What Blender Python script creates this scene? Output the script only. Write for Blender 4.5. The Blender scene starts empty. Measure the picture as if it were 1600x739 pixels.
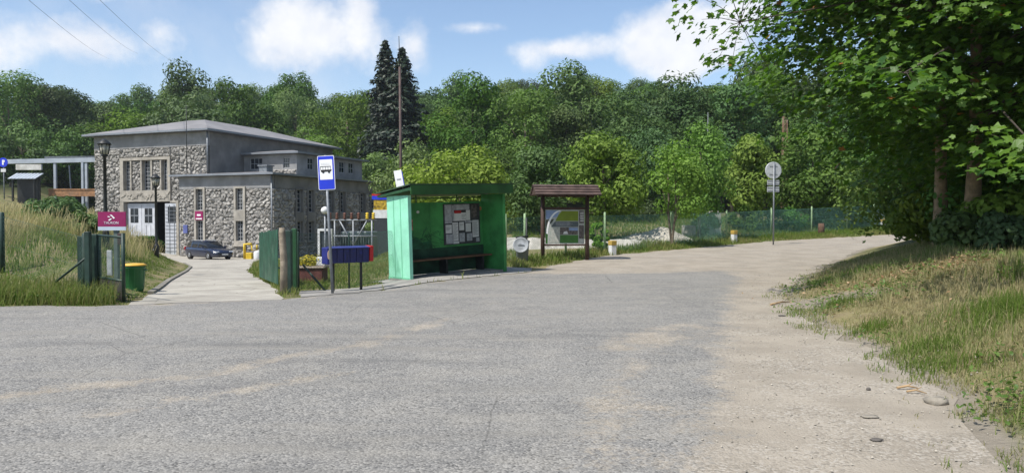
import bpy, math, random
import numpy as np
from mathutils import Vector, Matrix
from mathutils.geometry import delaunay_2d_cdt

R = math.radians
rng = np.random.default_rng(7)
random.seed(7)
SC = bpy.context.scene
COL = SC.collection

# ------------------------------------------------------------------ camera
F = 1160.0                     # focal length in photo pixels (1600 wide)
HOR = 340.0                    # row of the horizon
EYE = 1.6
cam_d = bpy.data.cameras.new('camera'); cam = bpy.data.objects.new('camera', cam_d); COL.objects.link(cam)
cam_d.sensor_width = 36; cam_d.lens = 36 * F / 1600; cam_d.clip_end = 3000; cam_d.clip_start = 0.1
PITCH = math.atan((369.5 - HOR) / F)
cam.location = (0, 0, EYE); cam.rotation_euler = (math.pi / 2 - PITCH, 0, 0)
SC.camera = cam

def at(px, py, Y):
    u = (px - 800) / F; v = -(py - 369.5) / F
    d = (u, math.cos(PITCH) + v * math.sin(PITCH), -math.sin(PITCH) + v * math.cos(PITCH))
    k = Y / d[1]
    return Vector((d[0] * k, Y, EYE + d[2] * k))
def xat(px, Y): return (px - 800) / F * Y

SC.view_settings.view_transform = 'Standard'; SC.view_settings.look = 'None'
SC.view_settings.exposure = 0.5; SC.view_settings.gamma = 1
SC.cycles.max_bounces = 6; SC.cycles.diffuse_bounces = 3; SC.cycles.glossy_bounces = 2
SC.cycles.transmission_bounces = 3; SC.cycles.transparent_max_bounces = 8

# ------------------------------------------------------------------ sun and sky
SUN_DIR = Vector((-0.76, -0.65, 0)).normalized() * math.cos(R(56)); SUN_DIR.z = math.sin(R(56))
sd = bpy.data.lights.new('sun', 'SUN'); sd.energy = 4.2; sd.angle = R(0.5); sd.color = (1, 0.955, 0.88)
so = bpy.data.objects.new('sun', sd); COL.objects.link(so)
so.rotation_euler = SUN_DIR.to_track_quat('Z', 'Y').to_euler(); so.location = (-20, -20, 40)

class NT:
    def __init__(s, tree): s.t = tree; tree.nodes.clear()
    def n(s, typ, ins=None, **kw):
        nd = s.t.nodes.new(typ)
        for k, v in kw.items(): setattr(nd, k, v)
        for k, v in (ins or {}).items(): s.set(nd, k, v)
        return nd
    def set(s, nd, k, v):
        sock = nd.inputs[k]
        if hasattr(v, 'is_output') or isinstance(v, bpy.types.NodeSocket): s.t.links.new(v, sock)
        elif isinstance(v, (tuple, list)) and len(v) == 3 and sock.type == 'RGBA': sock.default_value = (*v, 1)
        else: sock.default_value = v
    def math(s, op, a, b=0.0, c=0.0, clamp=False):
        nd = s.n('ShaderNodeMath', {0: a, 1: b, 2: c}, operation=op, use_clamp=clamp); return nd.outputs[0]
    def noise(s, vec, scale, detail=4, rough=0.55, dist=0.0):
        nd = s.n('ShaderNodeTexNoise', {'Scale': scale, 'Detail': detail, 'Roughness': rough, 'Distortion': dist})
        if vec is not None: s.set(nd, 'Vector', vec)
        return nd.outputs['Fac']
    def ramp(s, x, a, b, lo=0.0, hi=1.0, smooth=True):
        nd = s.n('ShaderNodeMapRange', {'Value': x, 'From Min': a, 'From Max': b, 'To Min': lo, 'To Max': hi}, interpolation_type='SMOOTHSTEP' if smooth else 'LINEAR')
        return nd.outputs['Result']
    def mix(s, f, a, b, mode='MIX'):
        nd = s.n('ShaderNodeMix', data_type='RGBA', blend_type=mode)
        s.set(nd, 0, f); s.set(nd, 6, a); s.set(nd, 7, b); return nd.outputs[2]
    def attr(s, name): return s.n('ShaderNodeAttribute', attribute_name=name).outputs['Fac']

world = bpy.data.worlds.new('World'); SC.world = world; world.use_nodes = True
w = NT(world.node_tree)
sky = w.n('ShaderNodeTexSky', sky_type='NISHITA', sun_disc=False)
sky.sun_elevation = R(56); sky.sun_rotation = R(229.5); sky.air_density = 1.0; sky.dust_density = 1.1; sky.ozone_density = 1.4; sky.altitude = 300
bg = w.n('ShaderNodeBackground', {'Color': sky.outputs[0], 'Strength': 0.128})
tc = w.n('ShaderNodeTexCoord').outputs['Generated']
sep = w.n('ShaderNodeSeparateXYZ', {0: tc})
az = w.math('ARCTAN2', sep.outputs[0], sep.outputs[1]); el = w.math('ARCSINE', sep.outputs[2])
nz = w.noise(tc, 6.0, 9, 0.62); nz2 = w.noise(tc, 16.0, 6, 0.6)
dens = None
# clouds of the day: azimuth, elevation, half widths (radians), weight
CL = [(-0.25, 0.235, 0.10, 0.055, 1.0), (-0.20, 0.262, 0.035, 0.05, 0.9), (-0.13, 0.225, 0.03, 0.045, 0.75), (0.06, 0.222, 0.085, 0.02, 0.95),
      (0.03, 0.215, 0.04, 0.03, 0.7), (0.235, 0.225, 0.10, 0.058, 2.0), (0.225, 0.262, 0.05, 0.03, 1.2), (0.29, 0.25, 0.06, 0.05, 1.2), (-0.53, 0.20, 0.11, 0.035, 0.85),
      (-0.50, 0.262, 0.022, 0.022, 0.6), (-0.44, 0.22, 0.045, 0.03, 0.65), (-0.12, 0.30, 0.09, 0.012, 0.5), (-0.05, 0.248, 0.07, 0.010, 0.5),
      (-0.62, 0.18, 0.08, 0.03, 0.7), (0.6, 0.3, 0.2, 0.06, 0.8), (-0.9, 0.25, 0.2, 0.05, 0.8), (1.3, 0.3, 0.3, 0.06, 0.8), (-1.6, 0.35, 0.3, 0.08, 0.8)]
for (a, e, wa, we, k) in CL:
    da = w.math('DIVIDE', w.math('SUBTRACT', az, a), wa); de = w.math('DIVIDE', w.math('SUBTRACT', el, e), we)
    d2 = w.math('ADD', w.math('MULTIPLY', da, da), w.math('MULTIPLY', de, de))
    g = w.math('MULTIPLY', w.math('SUBTRACT', 1.0, w.math('SQRT', d2)), k)
    g = w.math('MAXIMUM', g, -1.0)
    dens = g if dens is None else w.n('ShaderNodeMath', {0: dens, 1: g, 2: 0.35}, operation='SMOOTH_MAX').outputs[0]
dens = w.math('ADD', dens, w.math('MULTIPLY', w.math('SUBTRACT', nz, 0.5), 2.6))
dens = w.math('ADD', dens, w.math('MULTIPLY', w.math('SUBTRACT', nz2, 0.5), 0.7))
mask = w.ramp(dens, -0.05, 0.75, 0.0, 0.93)
wisp = w.ramp(w.noise(tc, 3.0, 8, 0.6, 0.5), 0.45, 0.8, 0.0, 0.35)
mask = w.math('MAXIMUM', mask, wisp)
ccol = w.mix(w.ramp(nz2, 0.3, 0.7), (0.80, 0.83, 0.90), (0.97, 0.97, 0.98))
bg2 = w.n('ShaderNodeBackground', {'Color': ccol, 'Strength': 0.78})
ms = w.n('ShaderNodeMixShader', {0: mask, 1: bg.outputs[0], 2: bg2.outputs[0]})
w.n('ShaderNodeOutputWorld', {0: ms.outputs[0]})

# ------------------------------------------------------------------ materials
MATS = {}
def M(name, col, rough=0.7, var=0.18, scale=3.0, bump=0.0, bscale=30.0, metal=0.0, spec=0.4, dirt=None, dscale=1.2, coat=0.0):
    if name in MATS: return MATS[name]
    m = bpy.data.materials.new(name); m.use_nodes = True; t = NT(m.node_tree)
    v = t.n('ShaderNodeTexCoord').outputs['Object']
    f = t.noise(v, scale, 6)
    c = t.mix(t.ramp(f, 0.3, 0.7), tuple(x * (1 - var) for x in col), tuple(min(1, x * (1 + var)) for x in col))
    if dirt: c = t.mix(t.ramp(t.noise(v, dscale, 8, 0.65), 0.48, 0.68, 0, 0.75), c, dirt)
    p = t.n('ShaderNodeBsdfPrincipled', {'Base Color': c, 'Roughness': rough, 'Metallic': metal, 'Specular IOR Level': spec, 'Coat Weight': coat})
    if bump:
        b = t.n('ShaderNodeBump', {'Strength': bump, 'Distance': 0.02, 'Height': t.noise(v, bscale, 5)}); t.set(p, 'Normal', b.outputs[0])
    t.n('ShaderNodeOutputMaterial', {0: p.outputs[0]}); MATS[name] = m; return m

def leaf_mat(name, dark, light, trans=0.3, hue=0.0, autumn=None, objvar=0.35, spec=0.35):
    m = bpy.data.materials.new(name); m.use_nodes = True; t = NT(m.node_tree)
    tint = t.attr('tint')
    c = t.mix(tint, dark, light)
    if autumn: c = t.mix(t.ramp(tint, 0.965, 0.985), c, autumn)
    if objvar:
        rnd = t.n('ShaderNodeObjectInfo').outputs['Random']
        hs = t.n('ShaderNodeHueSaturation', {'Hue': t.ramp(rnd, 0, 1, 0.5 - 0.025, 0.5 + 0.02, False), 'Saturation': t.ramp(t.math('FRACT', t.math('MULTIPLY', rnd, 7.31)), 0, 1, 0.75, 1.1, False),
                  'Value': t.ramp(t.math('FRACT', t.math('MULTIPLY', rnd, 13.7)), 0, 1, 1 - objvar, 1 + objvar, False), 'Color': c})
        c = hs.outputs[0]
    p = t.n('ShaderNodeBsdfPrincipled', {'Base Color': c, 'Roughness': 0.5, 'Specular IOR Level': spec})
    tl = t.n('ShaderNodeBsdfTranslucent', {'Color': t.mix(1.0, c, (1.0, 1.25, 0.45), 'MULTIPLY')})
    mx = t.n('ShaderNodeMixShader', {0: trans, 1: p.outputs[0], 2: tl.outputs[0]})
    t.n('ShaderNodeOutputMaterial', {0: mx.outputs[0]}); MATS[name] = m; return m

def ground_mat():
    m = bpy.data.materials.new('ground'); m.use_nodes = True; t = NT(m.node_tree)
    v = t.n('ShaderNodeTexCoord').outputs['Object']
    c = t.mix(t.ramp(t.noise(v, 0.35, 6), 0.38, 0.62), (0.10, 0.125, 0.04), (0.23, 0.20, 0.10))
    c = t.mix(t.ramp(t.noise(v, 2.3, 6), 0.45, 0.65), c, (0.20, 0.165, 0.095))
    c = t.mix(t.ramp(t.noise(v, 14, 4), 0.5, 0.7, 0, 0.6), c, (0.30, 0.26, 0.16))
    c = t.mix(t.ramp(t.attr('soil'), 0.25, 0.75), c, t.mix(t.noise(v, 9, 6), (0.20, 0.175, 0.138), (0.29, 0.258, 0.21)))
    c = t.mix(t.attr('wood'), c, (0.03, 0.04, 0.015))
    p = t.n('ShaderNodeBsdfPrincipled', {'Base Color': c, 'Roughness': 0.95, 'Specular IOR Level': 0.1})
    b = t.n('ShaderNodeBump', {'Strength': 0.9, 'Distance': 0.05, 'Height': t.noise(v, 8, 8, 0.7)}); t.set(p, 'Normal', b.outputs[0])
    t.n('ShaderNodeOutputMaterial', {0: p.outputs[0]}); return m

def road_mat():
    m = bpy.data.materials.new('asphalt_gravel'); m.use_nodes = True; t = NT(m.node_tree)
    v = t.n('ShaderNodeTexCoord').outputs['Object']
    # asphalt: grey binder with exposed light aggregate
    big = t.noise(v, 0.22, 6); med = t.noise(v, 1.6, 7, 0.65)
    a = t.mix(t.ramp(big, 0.35, 0.65), (0.152, 0.149, 0.142), (0.195, 0.190, 0.178))
    a = t.mix(t.ramp(med, 0.44, 0.66, 0, 0.75), a, (0.245, 0.232, 0.206))
    vo = t.n('ShaderNodeTexVoronoi', {'Scale': 62.0, 'Vector': v}); vc = t.n('ShaderNodeSeparateColor', {0: vo.outputs['Color']}).outputs[0]
    a = t.mix(t.ramp(vc, 0.45, 1.0, 0, 0.62), a, (0.38, 0.365, 0.33))
    a = t.mix(t.ramp(vc, 0.0, 0.28, 0.72, 0.0), a, (0.045, 0.044, 0.042))
    vo3 = t.n('ShaderNodeTexVoronoi', {'Scale': 24.0, 'Vector': v}); vc3 = t.n('ShaderNodeSeparateColor', {0: vo3.outputs['Color']}).outputs[1]
    a = t.mix(t.ramp(vc3, 0.0, 1.0, 0.0, 0.22), a, (0.27, 0.26, 0.24))
    mp = t.n('ShaderNodeMapping', {'Vector': v, 'Rotation': (0, 0, R(-24)), 'Scale': (0.22, 1.5, 1.0)}).outputs[0]
    a = t.mix(t.ramp(t.noise(mp, 1.0, 6, 0.6), 0.48, 0.70, 0, 0.6), a, (0.25, 0.235, 0.205))
    a = t.mix(t.ramp(t.noise(mp, 0.55, 4, 0.6), 0.52, 0.72, 0, 0.5), a, (0.105, 0.104, 0.101))
    wv = t.mix(0.10, v, t.n('ShaderNodeTexNoise', {'Scale': 1.3, 'Detail': 6.0, 'Vector': v}).outputs['Color'])
    ck = t.n('ShaderNodeTexVoronoi', {'Scale': 0.42, 'Vector': wv}, feature='DISTANCE_TO_EDGE').outputs['Distance']
    a = t.mix(t.math('MULTIPLY', t.ramp(ck, 0.0, 0.005, 0.55, 0.0), t.ramp(t.noise(v, 0.3, 3), 0.46, 0.60)), a, (0.05, 0.048, 0.045))
    # gravel and dust
    g = t.mix(t.ramp(t.noise(v, 1.1, 7, 0.65), 0.35, 0.65), (0.260, 0.228, 0.183), (0.335, 0.296, 0.240))
    vo2 = t.n('ShaderNodeTexVoronoi', {'Scale': 50.0, 'Vector': v}); vg = t.n('ShaderNodeSeparateColor', {0: vo2.outputs['Color']}).outputs[0]
    stony = t.ramp(t.noise(v, 0.9, 5, 0.6), 0.42, 0.6)
    g = t.mix(t.math('MULTIPLY', t.ramp(vg, 0.55, 1.0, 0, 0.75), stony), g, (0.41, 0.38, 0.33))
    g = t.mix(t.math('MULTIPLY', t.ramp(vg, 0.0, 0.36, 0.75, 0), stony), g, (0.16, 0.145, 0.12))
    g = t.mix(t.ramp(vc, 0.0, 0.2, 0.4, 0.0), g, (0.2, 0.18, 0.15))
    k = t.math('ADD', t.attr('gravel'), t.math('MULTIPLY', t.math('SUBTRACT', t.noise(v, 0.9, 10, 0.74), 0.5), 2.1))
    k = t.math('ADD', k, t.math('MULTIPLY', t.math('SUBTRACT', t.noise(v, 18, 5, 0.75), 0.5), 0.9))
    mask = t.ramp(k, 0.32, 0.72)
    c = t.mix(mask, a, g)
    p = t.n('ShaderNodeBsdfPrincipled', {'Base Color': c, 'Roughness': 0.88, 'Specular IOR Level': 0.25})
    h = t.math('ADD', t.math('MULTIPLY', vo.outputs['Distance'], -1.0), t.math('MULTIPLY', t.math('MULTIPLY', vo2.outputs['Distance'], mask), -0.8))
    b = t.n('ShaderNodeBump', {'Strength': 0.55, 'Distance': 0.008, 'Height': h})
    b2 = t.n('ShaderNodeBump', {'Strength': 0.25, 'Distance': 0.02, 'Height': t.noise(v, 1.2, 4), 'Normal': b.outputs[0]}); t.set(p, 'Normal', b2.outputs[0])
    t.n('ShaderNodeOutputMaterial', {0: p.outputs[0]}); return m

def concrete_mat(name, lo, hi, sc=1.2):
    m = bpy.data.materials.new(name); m.use_nodes = True; t = NT(m.node_tree)
    v = t.n('ShaderNodeTexCoord').outputs['Object']
    c = t.mix(t.ramp(t.noise(v, sc, 8, 0.65), 0.35, 0.65), lo, hi)
    c = t.mix(t.ramp(t.noise(v, 24, 4, 0.7), 0.4, 0.75, 0, 0.4), c, tuple(x * 0.6 for x in lo))
    cr = t.n('ShaderNodeTexVoronoi', {'Scale': 0.7, 'Vector': t.mix(0.12, v, t.n('ShaderNodeTexNoise', {'Scale': 2.0, 'Vector': v}).outputs['Color'])}, feature='DISTANCE_TO_EDGE').outputs['Distance']
    c = t.mix(t.ramp(cr, 0.0, 0.02, 0.45, 0), c, tuple(x * 0.4 for x in lo))
    p = t.n('ShaderNodeBsdfPrincipled', {'Base Color': c, 'Roughness': 0.9, 'Specular IOR Level': 0.2})
    b = t.n('ShaderNodeBump', {'Strength': 0.5, 'Distance': 0.02, 'Height': t.noise(v, 20, 6)}); t.set(p, 'Normal', b.outputs[0])
    t.n('ShaderNodeOutputMaterial', {0: p.outputs[0]}); return m

def stone_mat():
    m = bpy.data.materials.new('rubble_stone'); m.use_nodes = True; t = NT(m.node_tree)
    v = t.n('ShaderNodeTexCoord').outputs['Object']
    c = t.mix(t.attr('tint'), (0.21, 0.202, 0.19), (0.42, 0.405, 0.378))
    c = t.mix(t.ramp(t.noise(v, 5, 6, 0.65), 0.4, 0.7, 0, 0.5), c, (0.24, 0.215, 0.18))
    c = t.mix(t.attr('mortar'), c, (0.12, 0.115, 0.105))
    p = t.n('ShaderNodeBsdfPrincipled', {'Base Color': c, 'Roughness': 0.92, 'Specular IOR Level': 0.2})
    b = t.n('ShaderNodeBump', {'Strength': 0.8, 'Distance': 0.06, 'Height': t.noise(v, 6, 6, 0.6)}); t.set(p, 'Normal', b.outputs[0])
    t.n('ShaderNodeOutputMaterial', {0: p.outputs[0]}); return m

def grass_mat(name, green, green2, dry, dry2):
    m = bpy.data.materials.new(name); m.use_nodes = True; t = NT(m.node_tree)
    a = t.attr('dry'); tint = t.attr('tint')
    c = t.mix(a, t.mix(tint, green, green2), t.mix(tint, dry, dry2))
    p = t.n('ShaderNodeBsdfPrincipled', {'Base Color': c, 'Roughness': 0.6, 'Specular IOR Level': 0.2})
    tl = t.n('ShaderNodeBsdfTranslucent', {'Color': c})
    mx = t.n('ShaderNodeMixShader', {0: 0.48, 1: p.outputs[0], 2: tl.outputs[0]})
    t.n('ShaderNodeOutputMaterial', {0: mx.outputs[0]}); return m

GREENP = M('green_paint', (0.046, 0.245, 0.062), 0.6, 0.26, 2.0, 0.15, 25, dirt=(0.02, 0.13, 0.035), dscale=1.6)
MINT = M('mint_paint', (0.28, 0.66, 0.47), 0.6, 0.12, 2.0, 0.1, 25, dirt=(0.17, 0.50, 0.30), dscale=1.5)
DGREEN = M('dark_green_paint', (0.02, 0.075, 0.03), 0.5, 0.25, 4.0, 0.2, 40)
FGREEN = M('fence_green', (0.014, 0.036, 0.027), 0.5, 0.3, 5.0, 0.1, 40, dirt=(0.05, 0.075, 0.05))
PGREEN = M('pale_green_post', (0.26, 0.37, 0.20), 0.6, 0.25, 4.0, 0.1, 30)
SLATG = M('slat_green', (0.026, 0.092, 0.056), 0.55, 0.35, 3.0, 0.1, 30, dirt=(0.10, 0.17, 0.12))
WIREG = M('wire_green', (0.06, 0.12, 0.09), 0.5, 0.2, 3.0)
RUST = M('rusty_steel', (0.20, 0.12, 0.075), 0.85, 0.35, 6.0, 0.3, 40, dirt=(0.30, 0.26, 0.19), dscale=4)
GALV = M('galvanised_steel', (0.46, 0.48, 0.49), 0.5, 0.12, 8.0, 0, 30, metal=0.25)
GALVD = M('dull_steel', (0.20, 0.215, 0.23), 0.5, 0.2, 6.0, 0, 30, metal=0.4)
BLACKM = M('black_metal', (0.018, 0.020, 0.020), 0.5, 0.3, 5.0)
BLUE = M('sign_blue', (0.010, 0.035, 0.55), 0.35, 0.06, 3.0, spec=0.5)
WHITE = M('sign_white', (0.80, 0.80, 0.80), 0.4, 0.04, 3.0)
OFFW = M('off_white_paint', (0.62, 0.63, 0.63), 0.6, 0.12, 2.0, dirt=(0.42, 0.42, 0.40))
DOORP = M('grey_white_door_paint', (0.50, 0.52, 0.56), 0.6, 0.12, 2.0, dirt=(0.36, 0.38, 0.41))
BLACK = M('black_print', (0.02, 0.02, 0.02), 0.5, 0.1)
MAG = M('magenta_panel', (0.24, 0.010, 0.085), 0.4, 0.08)
PALEB = M('pale_blue_grey_strip', (0.45, 0.52, 0.60), 0.4, 0.06)
PLAST = M('grey_plaster', (0.185, 0.18, 0.172), 0.9, 0.2, 0.8, 0.3, 20, dirt=(0.13, 0.127, 0.125), dscale=0.5)
PLASTL = M('pale_grey_plaster', (0.25, 0.25, 0.25), 0.9, 0.18, 0.9, 0.3, 20, dirt=(0.18, 0.18, 0.18), dscale=0.6)
SURR = M('dressed_sandstone', (0.33, 0.305, 0.262), 0.9, 0.2, 1.6, 0.3, 14, dirt=(0.235, 0.215, 0.185), dscale=1.0)
ROOFM = M('grey_sheet_roof', (0.215, 0.205, 0.20), 0.6, 0.15, 0.6, 0.1, 10, dirt=(0.16, 0.15, 0.145), dscale=0.4)
TRIM = M('grey_roof_trim', (0.22, 0.238, 0.265), 0.45, 0.12, 1.0, metal=0.3)
GLASS = M('dark_window_glass', (0.022, 0.028, 0.036), 0.08, 0.5, 1.5, spec=0.6)
MUNT = M('window_bar_paint', (0.36, 0.37, 0.38), 0.6, 0.15)
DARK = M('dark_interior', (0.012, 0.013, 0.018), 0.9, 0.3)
WOODD = M('dark_stained_wood', (0.055, 0.030, 0.022), 0.7, 0.35, 6.0, 0.4, 30)
WOODB = M('brown_bench_wood', (0.13, 0.065, 0.035), 0.7, 0.3, 5.0, 0.3, 30)
YEL = M('yellow_paint', (0.60, 0.42, 0.03), 0.55, 0.15)
NAVY = M('navy_box_paint', (0.008, 0.011, 0.082), 0.42, 0.25, 4.0, spec=0.5, dirt=(0.02, 0.025, 0.10))
NAVYL = M('navy_lid_paint', (0.018, 0.024, 0.16), 0.4, 0.2, 4.0)
REDP = M('red_paint', (0.45, 0.02, 0.02), 0.5, 0.15)
PEACH = M('peach_reflector', (0.72, 0.50, 0.34), 0.4, 0.1)
BINCON = M('grey_bin_steel', (0.23, 0.245, 0.26), 0.55, 0.2, 4.0, 0.1, 20, metal=0.2, dirt=(0.16, 0.165, 0.17))
BINLID = M('pale_bin_lid', (0.30, 0.32, 0.34), 0.5, 0.15, 5.0, dirt=(0.18, 0.19, 0.20), dscale=4)
BINGRN = M('green_bin_plastic', (0.02, 0.125, 0.04), 0.45, 0.12)
BINYEL = M('yellow_bin_lid', (0.62, 0.37, 0.05), 0.5, 0.12)
BRICKD = M('dark_red_brick', (0.10, 0.035, 0.03), 0.8, 0.3, 6.0, 0.3, 25)
CARP = M('navy_black_car_paint', (0.006, 0.012, 0.036), 0.22, 0.1, 1.0, spec=0.7, coat=0.6)
CARG = M('car_glass', (0.012, 0.014, 0.016), 0.05, 0.1, spec=0.8)
TYRE = M('tyre_rubber', (0.02, 0.02, 0.02), 0.85, 0.2)
RIMM = M('wheel_rim', (0.30, 0.31, 0.32), 0.35, 0.1, metal=0.7)
LAMPR = M('red_lamp_lens', (0.35, 0.01, 0.015), 0.2, 0.1)
LAMPW = M('clear_lamp_lens', (0.6, 0.62, 0.64), 0.15, 0.1)
LANT = M('lantern_glass', (0.42, 0.40, 0.33), 0.3, 0.15)
PAPER = M('paper_white', (0.62, 0.62, 0.61), 0.8, 0.10, 4.0)
PAPERG = M('paper_grey', (0.36, 0.37, 0.39), 0.8, 0.25, 9.0)
BOARDB = M('notice_board_black', (0.05, 0.05, 0.055), 0.8, 0.4, 5.0)
BOLV = M('board_olive_print', (0.16, 0.22, 0.012), 0.5, 0.12, 4.0)
BGRN = M('board_green_print', (0.045, 0.155, 0.025), 0.5, 0.15, 4.0)
BSLT = M('board_slate_print', (0.075, 0.095, 0.105), 0.5, 0.12)
BPAL = M('board_pale_print', (0.38, 0.40, 0.37), 0.5, 0.12, 6.0)
BMAP = M('board_map_print', (0.40, 0.40, 0.36), 0.5, 0.25, 14.0, dirt=(0.25, 0.33, 0.3), dscale=9)
BPHO = M('board_photo_print', (0.10, 0.085, 0.08), 0.5, 0.6, 14.0)
BSKY = M('board_sky_print', (0.22, 0.30, 0.48), 0.5, 0.15, 4.0)
BDRK = M('board_dark_print', (0.035, 0.04, 0.03), 0.5, 0.3, 4.0)
BARK = M('bark', (0.13, 0.105, 0.075), 0.9, 0.35, 6.0, 0.8, 18)
BARKP = M('pale_bark', (0.22, 0.165, 0.105), 0.9, 0.3, 6.0, 0.8, 18)
BARKD = M('dark_bark', (0.06, 0.048, 0.036), 0.9, 0.35, 6.0, 0.8, 18)
PALEC = concrete_mat('pale_concrete', (0.36, 0.345, 0.30), (0.52, 0.50, 0.45), 2.2)
GRAVP = concrete_mat('pale_gravel', (0.36, 0.33, 0.28), (0.52, 0.485, 0.42), 4.0)
DRIVE = concrete_mat('worn_concrete_drive', (0.30, 0.28, 0.24), (0.43, 0.405, 0.35), 0.7)
PAVE = concrete_mat('grey_pavement', (0.235, 0.225, 0.21), (0.35, 0.335, 0.305), 1.0)
KERBM = M('kerb_concrete', (0.22, 0.205, 0.175), 0.9, 0.3, 4.0, 0.3, 25, dirt=(0.10, 0.10, 0.06), dscale=2.0)
STONE = stone_mat()
STKM = M('dry_wood_sticks', (0.32, 0.22, 0.12), 0.85, 0.3, 8.0)
ROCKM = M('pale_rock', (0.25, 0.225, 0.185), 0.9, 0.2, 5.0, 0.6, 12)
LGALV = M('canopy_steel', (0.36, 0.40, 0.45), 0.5, 0.12, 1.5)

# ------------------------------------------------------------------ mesh helpers
def mesh_np(name, V, loops, starts, attrs=None, smooth=False):
    me = bpy.data.meshes.new(name)
    V = np.asarray(V, np.float32); loops = np.asarray(loops, np.int32); starts = np.asarray(starts, np.int32)
    me.vertices.add(len(V)); me.vertices.foreach_set('co', V.ravel())
    me.loops.add(len(loops)); me.loops.foreach_set('vertex_index', loops)
    me.polygons.add(len(starts)); me.polygons.foreach_set('loop_start', starts)
    me.polygons.foreach_set('use_smooth', np.full(len(starts), smooth, bool))
    for k, a in (attrs or {}).items():
        at_ = me.attributes.new(k, 'FLOAT', 'POINT'); at_.data.foreach_set('value', np.asarray(a, np.float32))
    me.update(calc_edges=True); me.validate()
    return me
def link(name, me, mats, parent=None):
    o = bpy.data.objects.new(name, me); COL.objects.link(o)
    for m in (mats if isinstance(mats, (list, tuple)) else [mats]): me.materials.append(m)
    if parent is not None: o.parent = parent
    return o

class MB:
    def __init__(s): s.v = []; s.f = []; s.smooth = []
    def add(s, verts, faces, smooth=False):
        o = len(s.v); s.v += [tuple(v) for v in verts]
        s.f += [tuple(i + o for i in f) for f in faces]; s.smooth += [smooth] * len(faces); return s
    def box(s, x0, x1, y0, y1, z0, z1, mat=None):
        v = [(x, y, z) for z in (z0, z1) for (x, y) in ((x0, y0), (x1, y0), (x1, y1), (x0, y1))]
        if mat is not None: v = [mat @ Vector(p) for p in v]
        return s.add(v, [(3, 2, 1, 0), (4, 5, 6, 7), (0, 1, 5, 4), (1, 2, 6, 5), (2, 3, 7, 6), (3, 0, 4, 7)])
    def bbox(s, x0, x1, y0, y1, z0, z1, b=0.01, mat=None):
        # box with bevelled edges: rings in z
        rings = [(z0, b), (z0 + b, 0), (z1 - b, 0), (z1, b)]; v = []; f = []
        for (z, i) in rings:
            c = b
            v += [(x0 + i + c, y0 + i, z), (x1 - i - c, y0 + i, z), (x1 - i, y0 + i + c, z), (x1 - i, y1 - i - c, z), (x1 - i - c, y1 - i, z), (x0 + i + c, y1 - i, z), (x0 + i, y1 - i - c, z), (x0 + i, y0 + i + c, z)]
        for k in range(3):
            for j in range(8): f.append((k * 8 + j, k * 8 + (j + 1) % 8, k * 8 + 8 + (j + 1) % 8, k * 8 + 8 + j))
        f.append(tuple(range(7, -1, -1))); f.append(tuple(range(24, 32)))
        if mat is not None: v = [mat @ Vector(p) for p in v]
        return s.add(v, f)
    def tube(s, pts, rad, n=8, cap=True):
        pts = [Vector(p) for p in pts]
        if not isinstance(rad, (list, tuple)): rad = [rad] * len(pts)
        v = []; f = []; ref = None
        for i, p in enumerate(pts):
            d = (pts[min(i + 1, len(pts) - 1)] - pts[max(i - 1, 0)]).normalized()
            if ref is None: ref = Vector((1, 0, 0)) if abs(d.x) < 0.8 else Vector((0, 1, 0))
            a = (ref - d * ref.dot(d)).normalized(); b = d.cross(a); ref = a
            for k in range(n):
                t = 2 * math.pi * k / n; v.append(p + (a * math.cos(t) + b * math.sin(t)) * rad[i])
        for i in range(len(pts) - 1):
            for k in range(n): f.append((i * n + k, i * n + (k + 1) % n, (i + 1) * n + (k + 1) % n, (i + 1) * n + k))
        s.add(v, f, n > 5)
        if cap:
            o = len(s.v) - len(v); L = (len(pts) - 1) * n
            s.f.append(tuple(o + k for k in range(n - 1, -1, -1))); s.f.append(tuple(o + L + k for k in range(n))); s.smooth += [False, False]
        return s
    def lathe(s, prof, n=20, c=(0, 0, 0), mat=None):
        v = []; f = []
        for (r, z) in prof:
            for k in range(n):
                t = 2 * math.pi * k / n; p = Vector((r * math.cos(t), r * math.sin(t), z))
                if mat is not None: p = mat @ p
                v.append(p + Vector(c))
        for i in range(len(prof) - 1):
            for k in range(n): f.append((i * n + k, i * n + (k + 1) % n, (i + 1) * n + (k + 1) % n, (i + 1) * n + k))
        f.append(tuple(range(n - 1, -1, -1))); f.append(tuple((len(prof) - 1) * n + k for k in range(n)))
        s.add(v, f, False)
        for i in range(len(s.smooth) - len(f), len(s.smooth) - 2): s.smooth[i] = True
        return s
    def prism(s, poly, y0, y1, mat=None):   # polygon in x,z extruded along y
        n = len(poly); v = [(x, y0, z) for x, z in poly] + [(x, y1, z) for x, z in poly]
        if mat is not None: v = [mat @ Vector(p) for p in v]
        f = [tuple(range(n)), tuple(range(2 * n - 1, n - 1, -1))] + [(i + n, (i + 1) % n + n, (i + 1) % n, i) for i in range(n)]
        return s.add(v, f)
    def build(s, name, mat, parent=None):
        me = bpy.data.meshes.new(name); me.from_pydata(s.v, [], s.f)
        me.polygons.foreach_set('use_smooth', s.smooth); me.update()
        return link(name, me, mat, parent)

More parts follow.
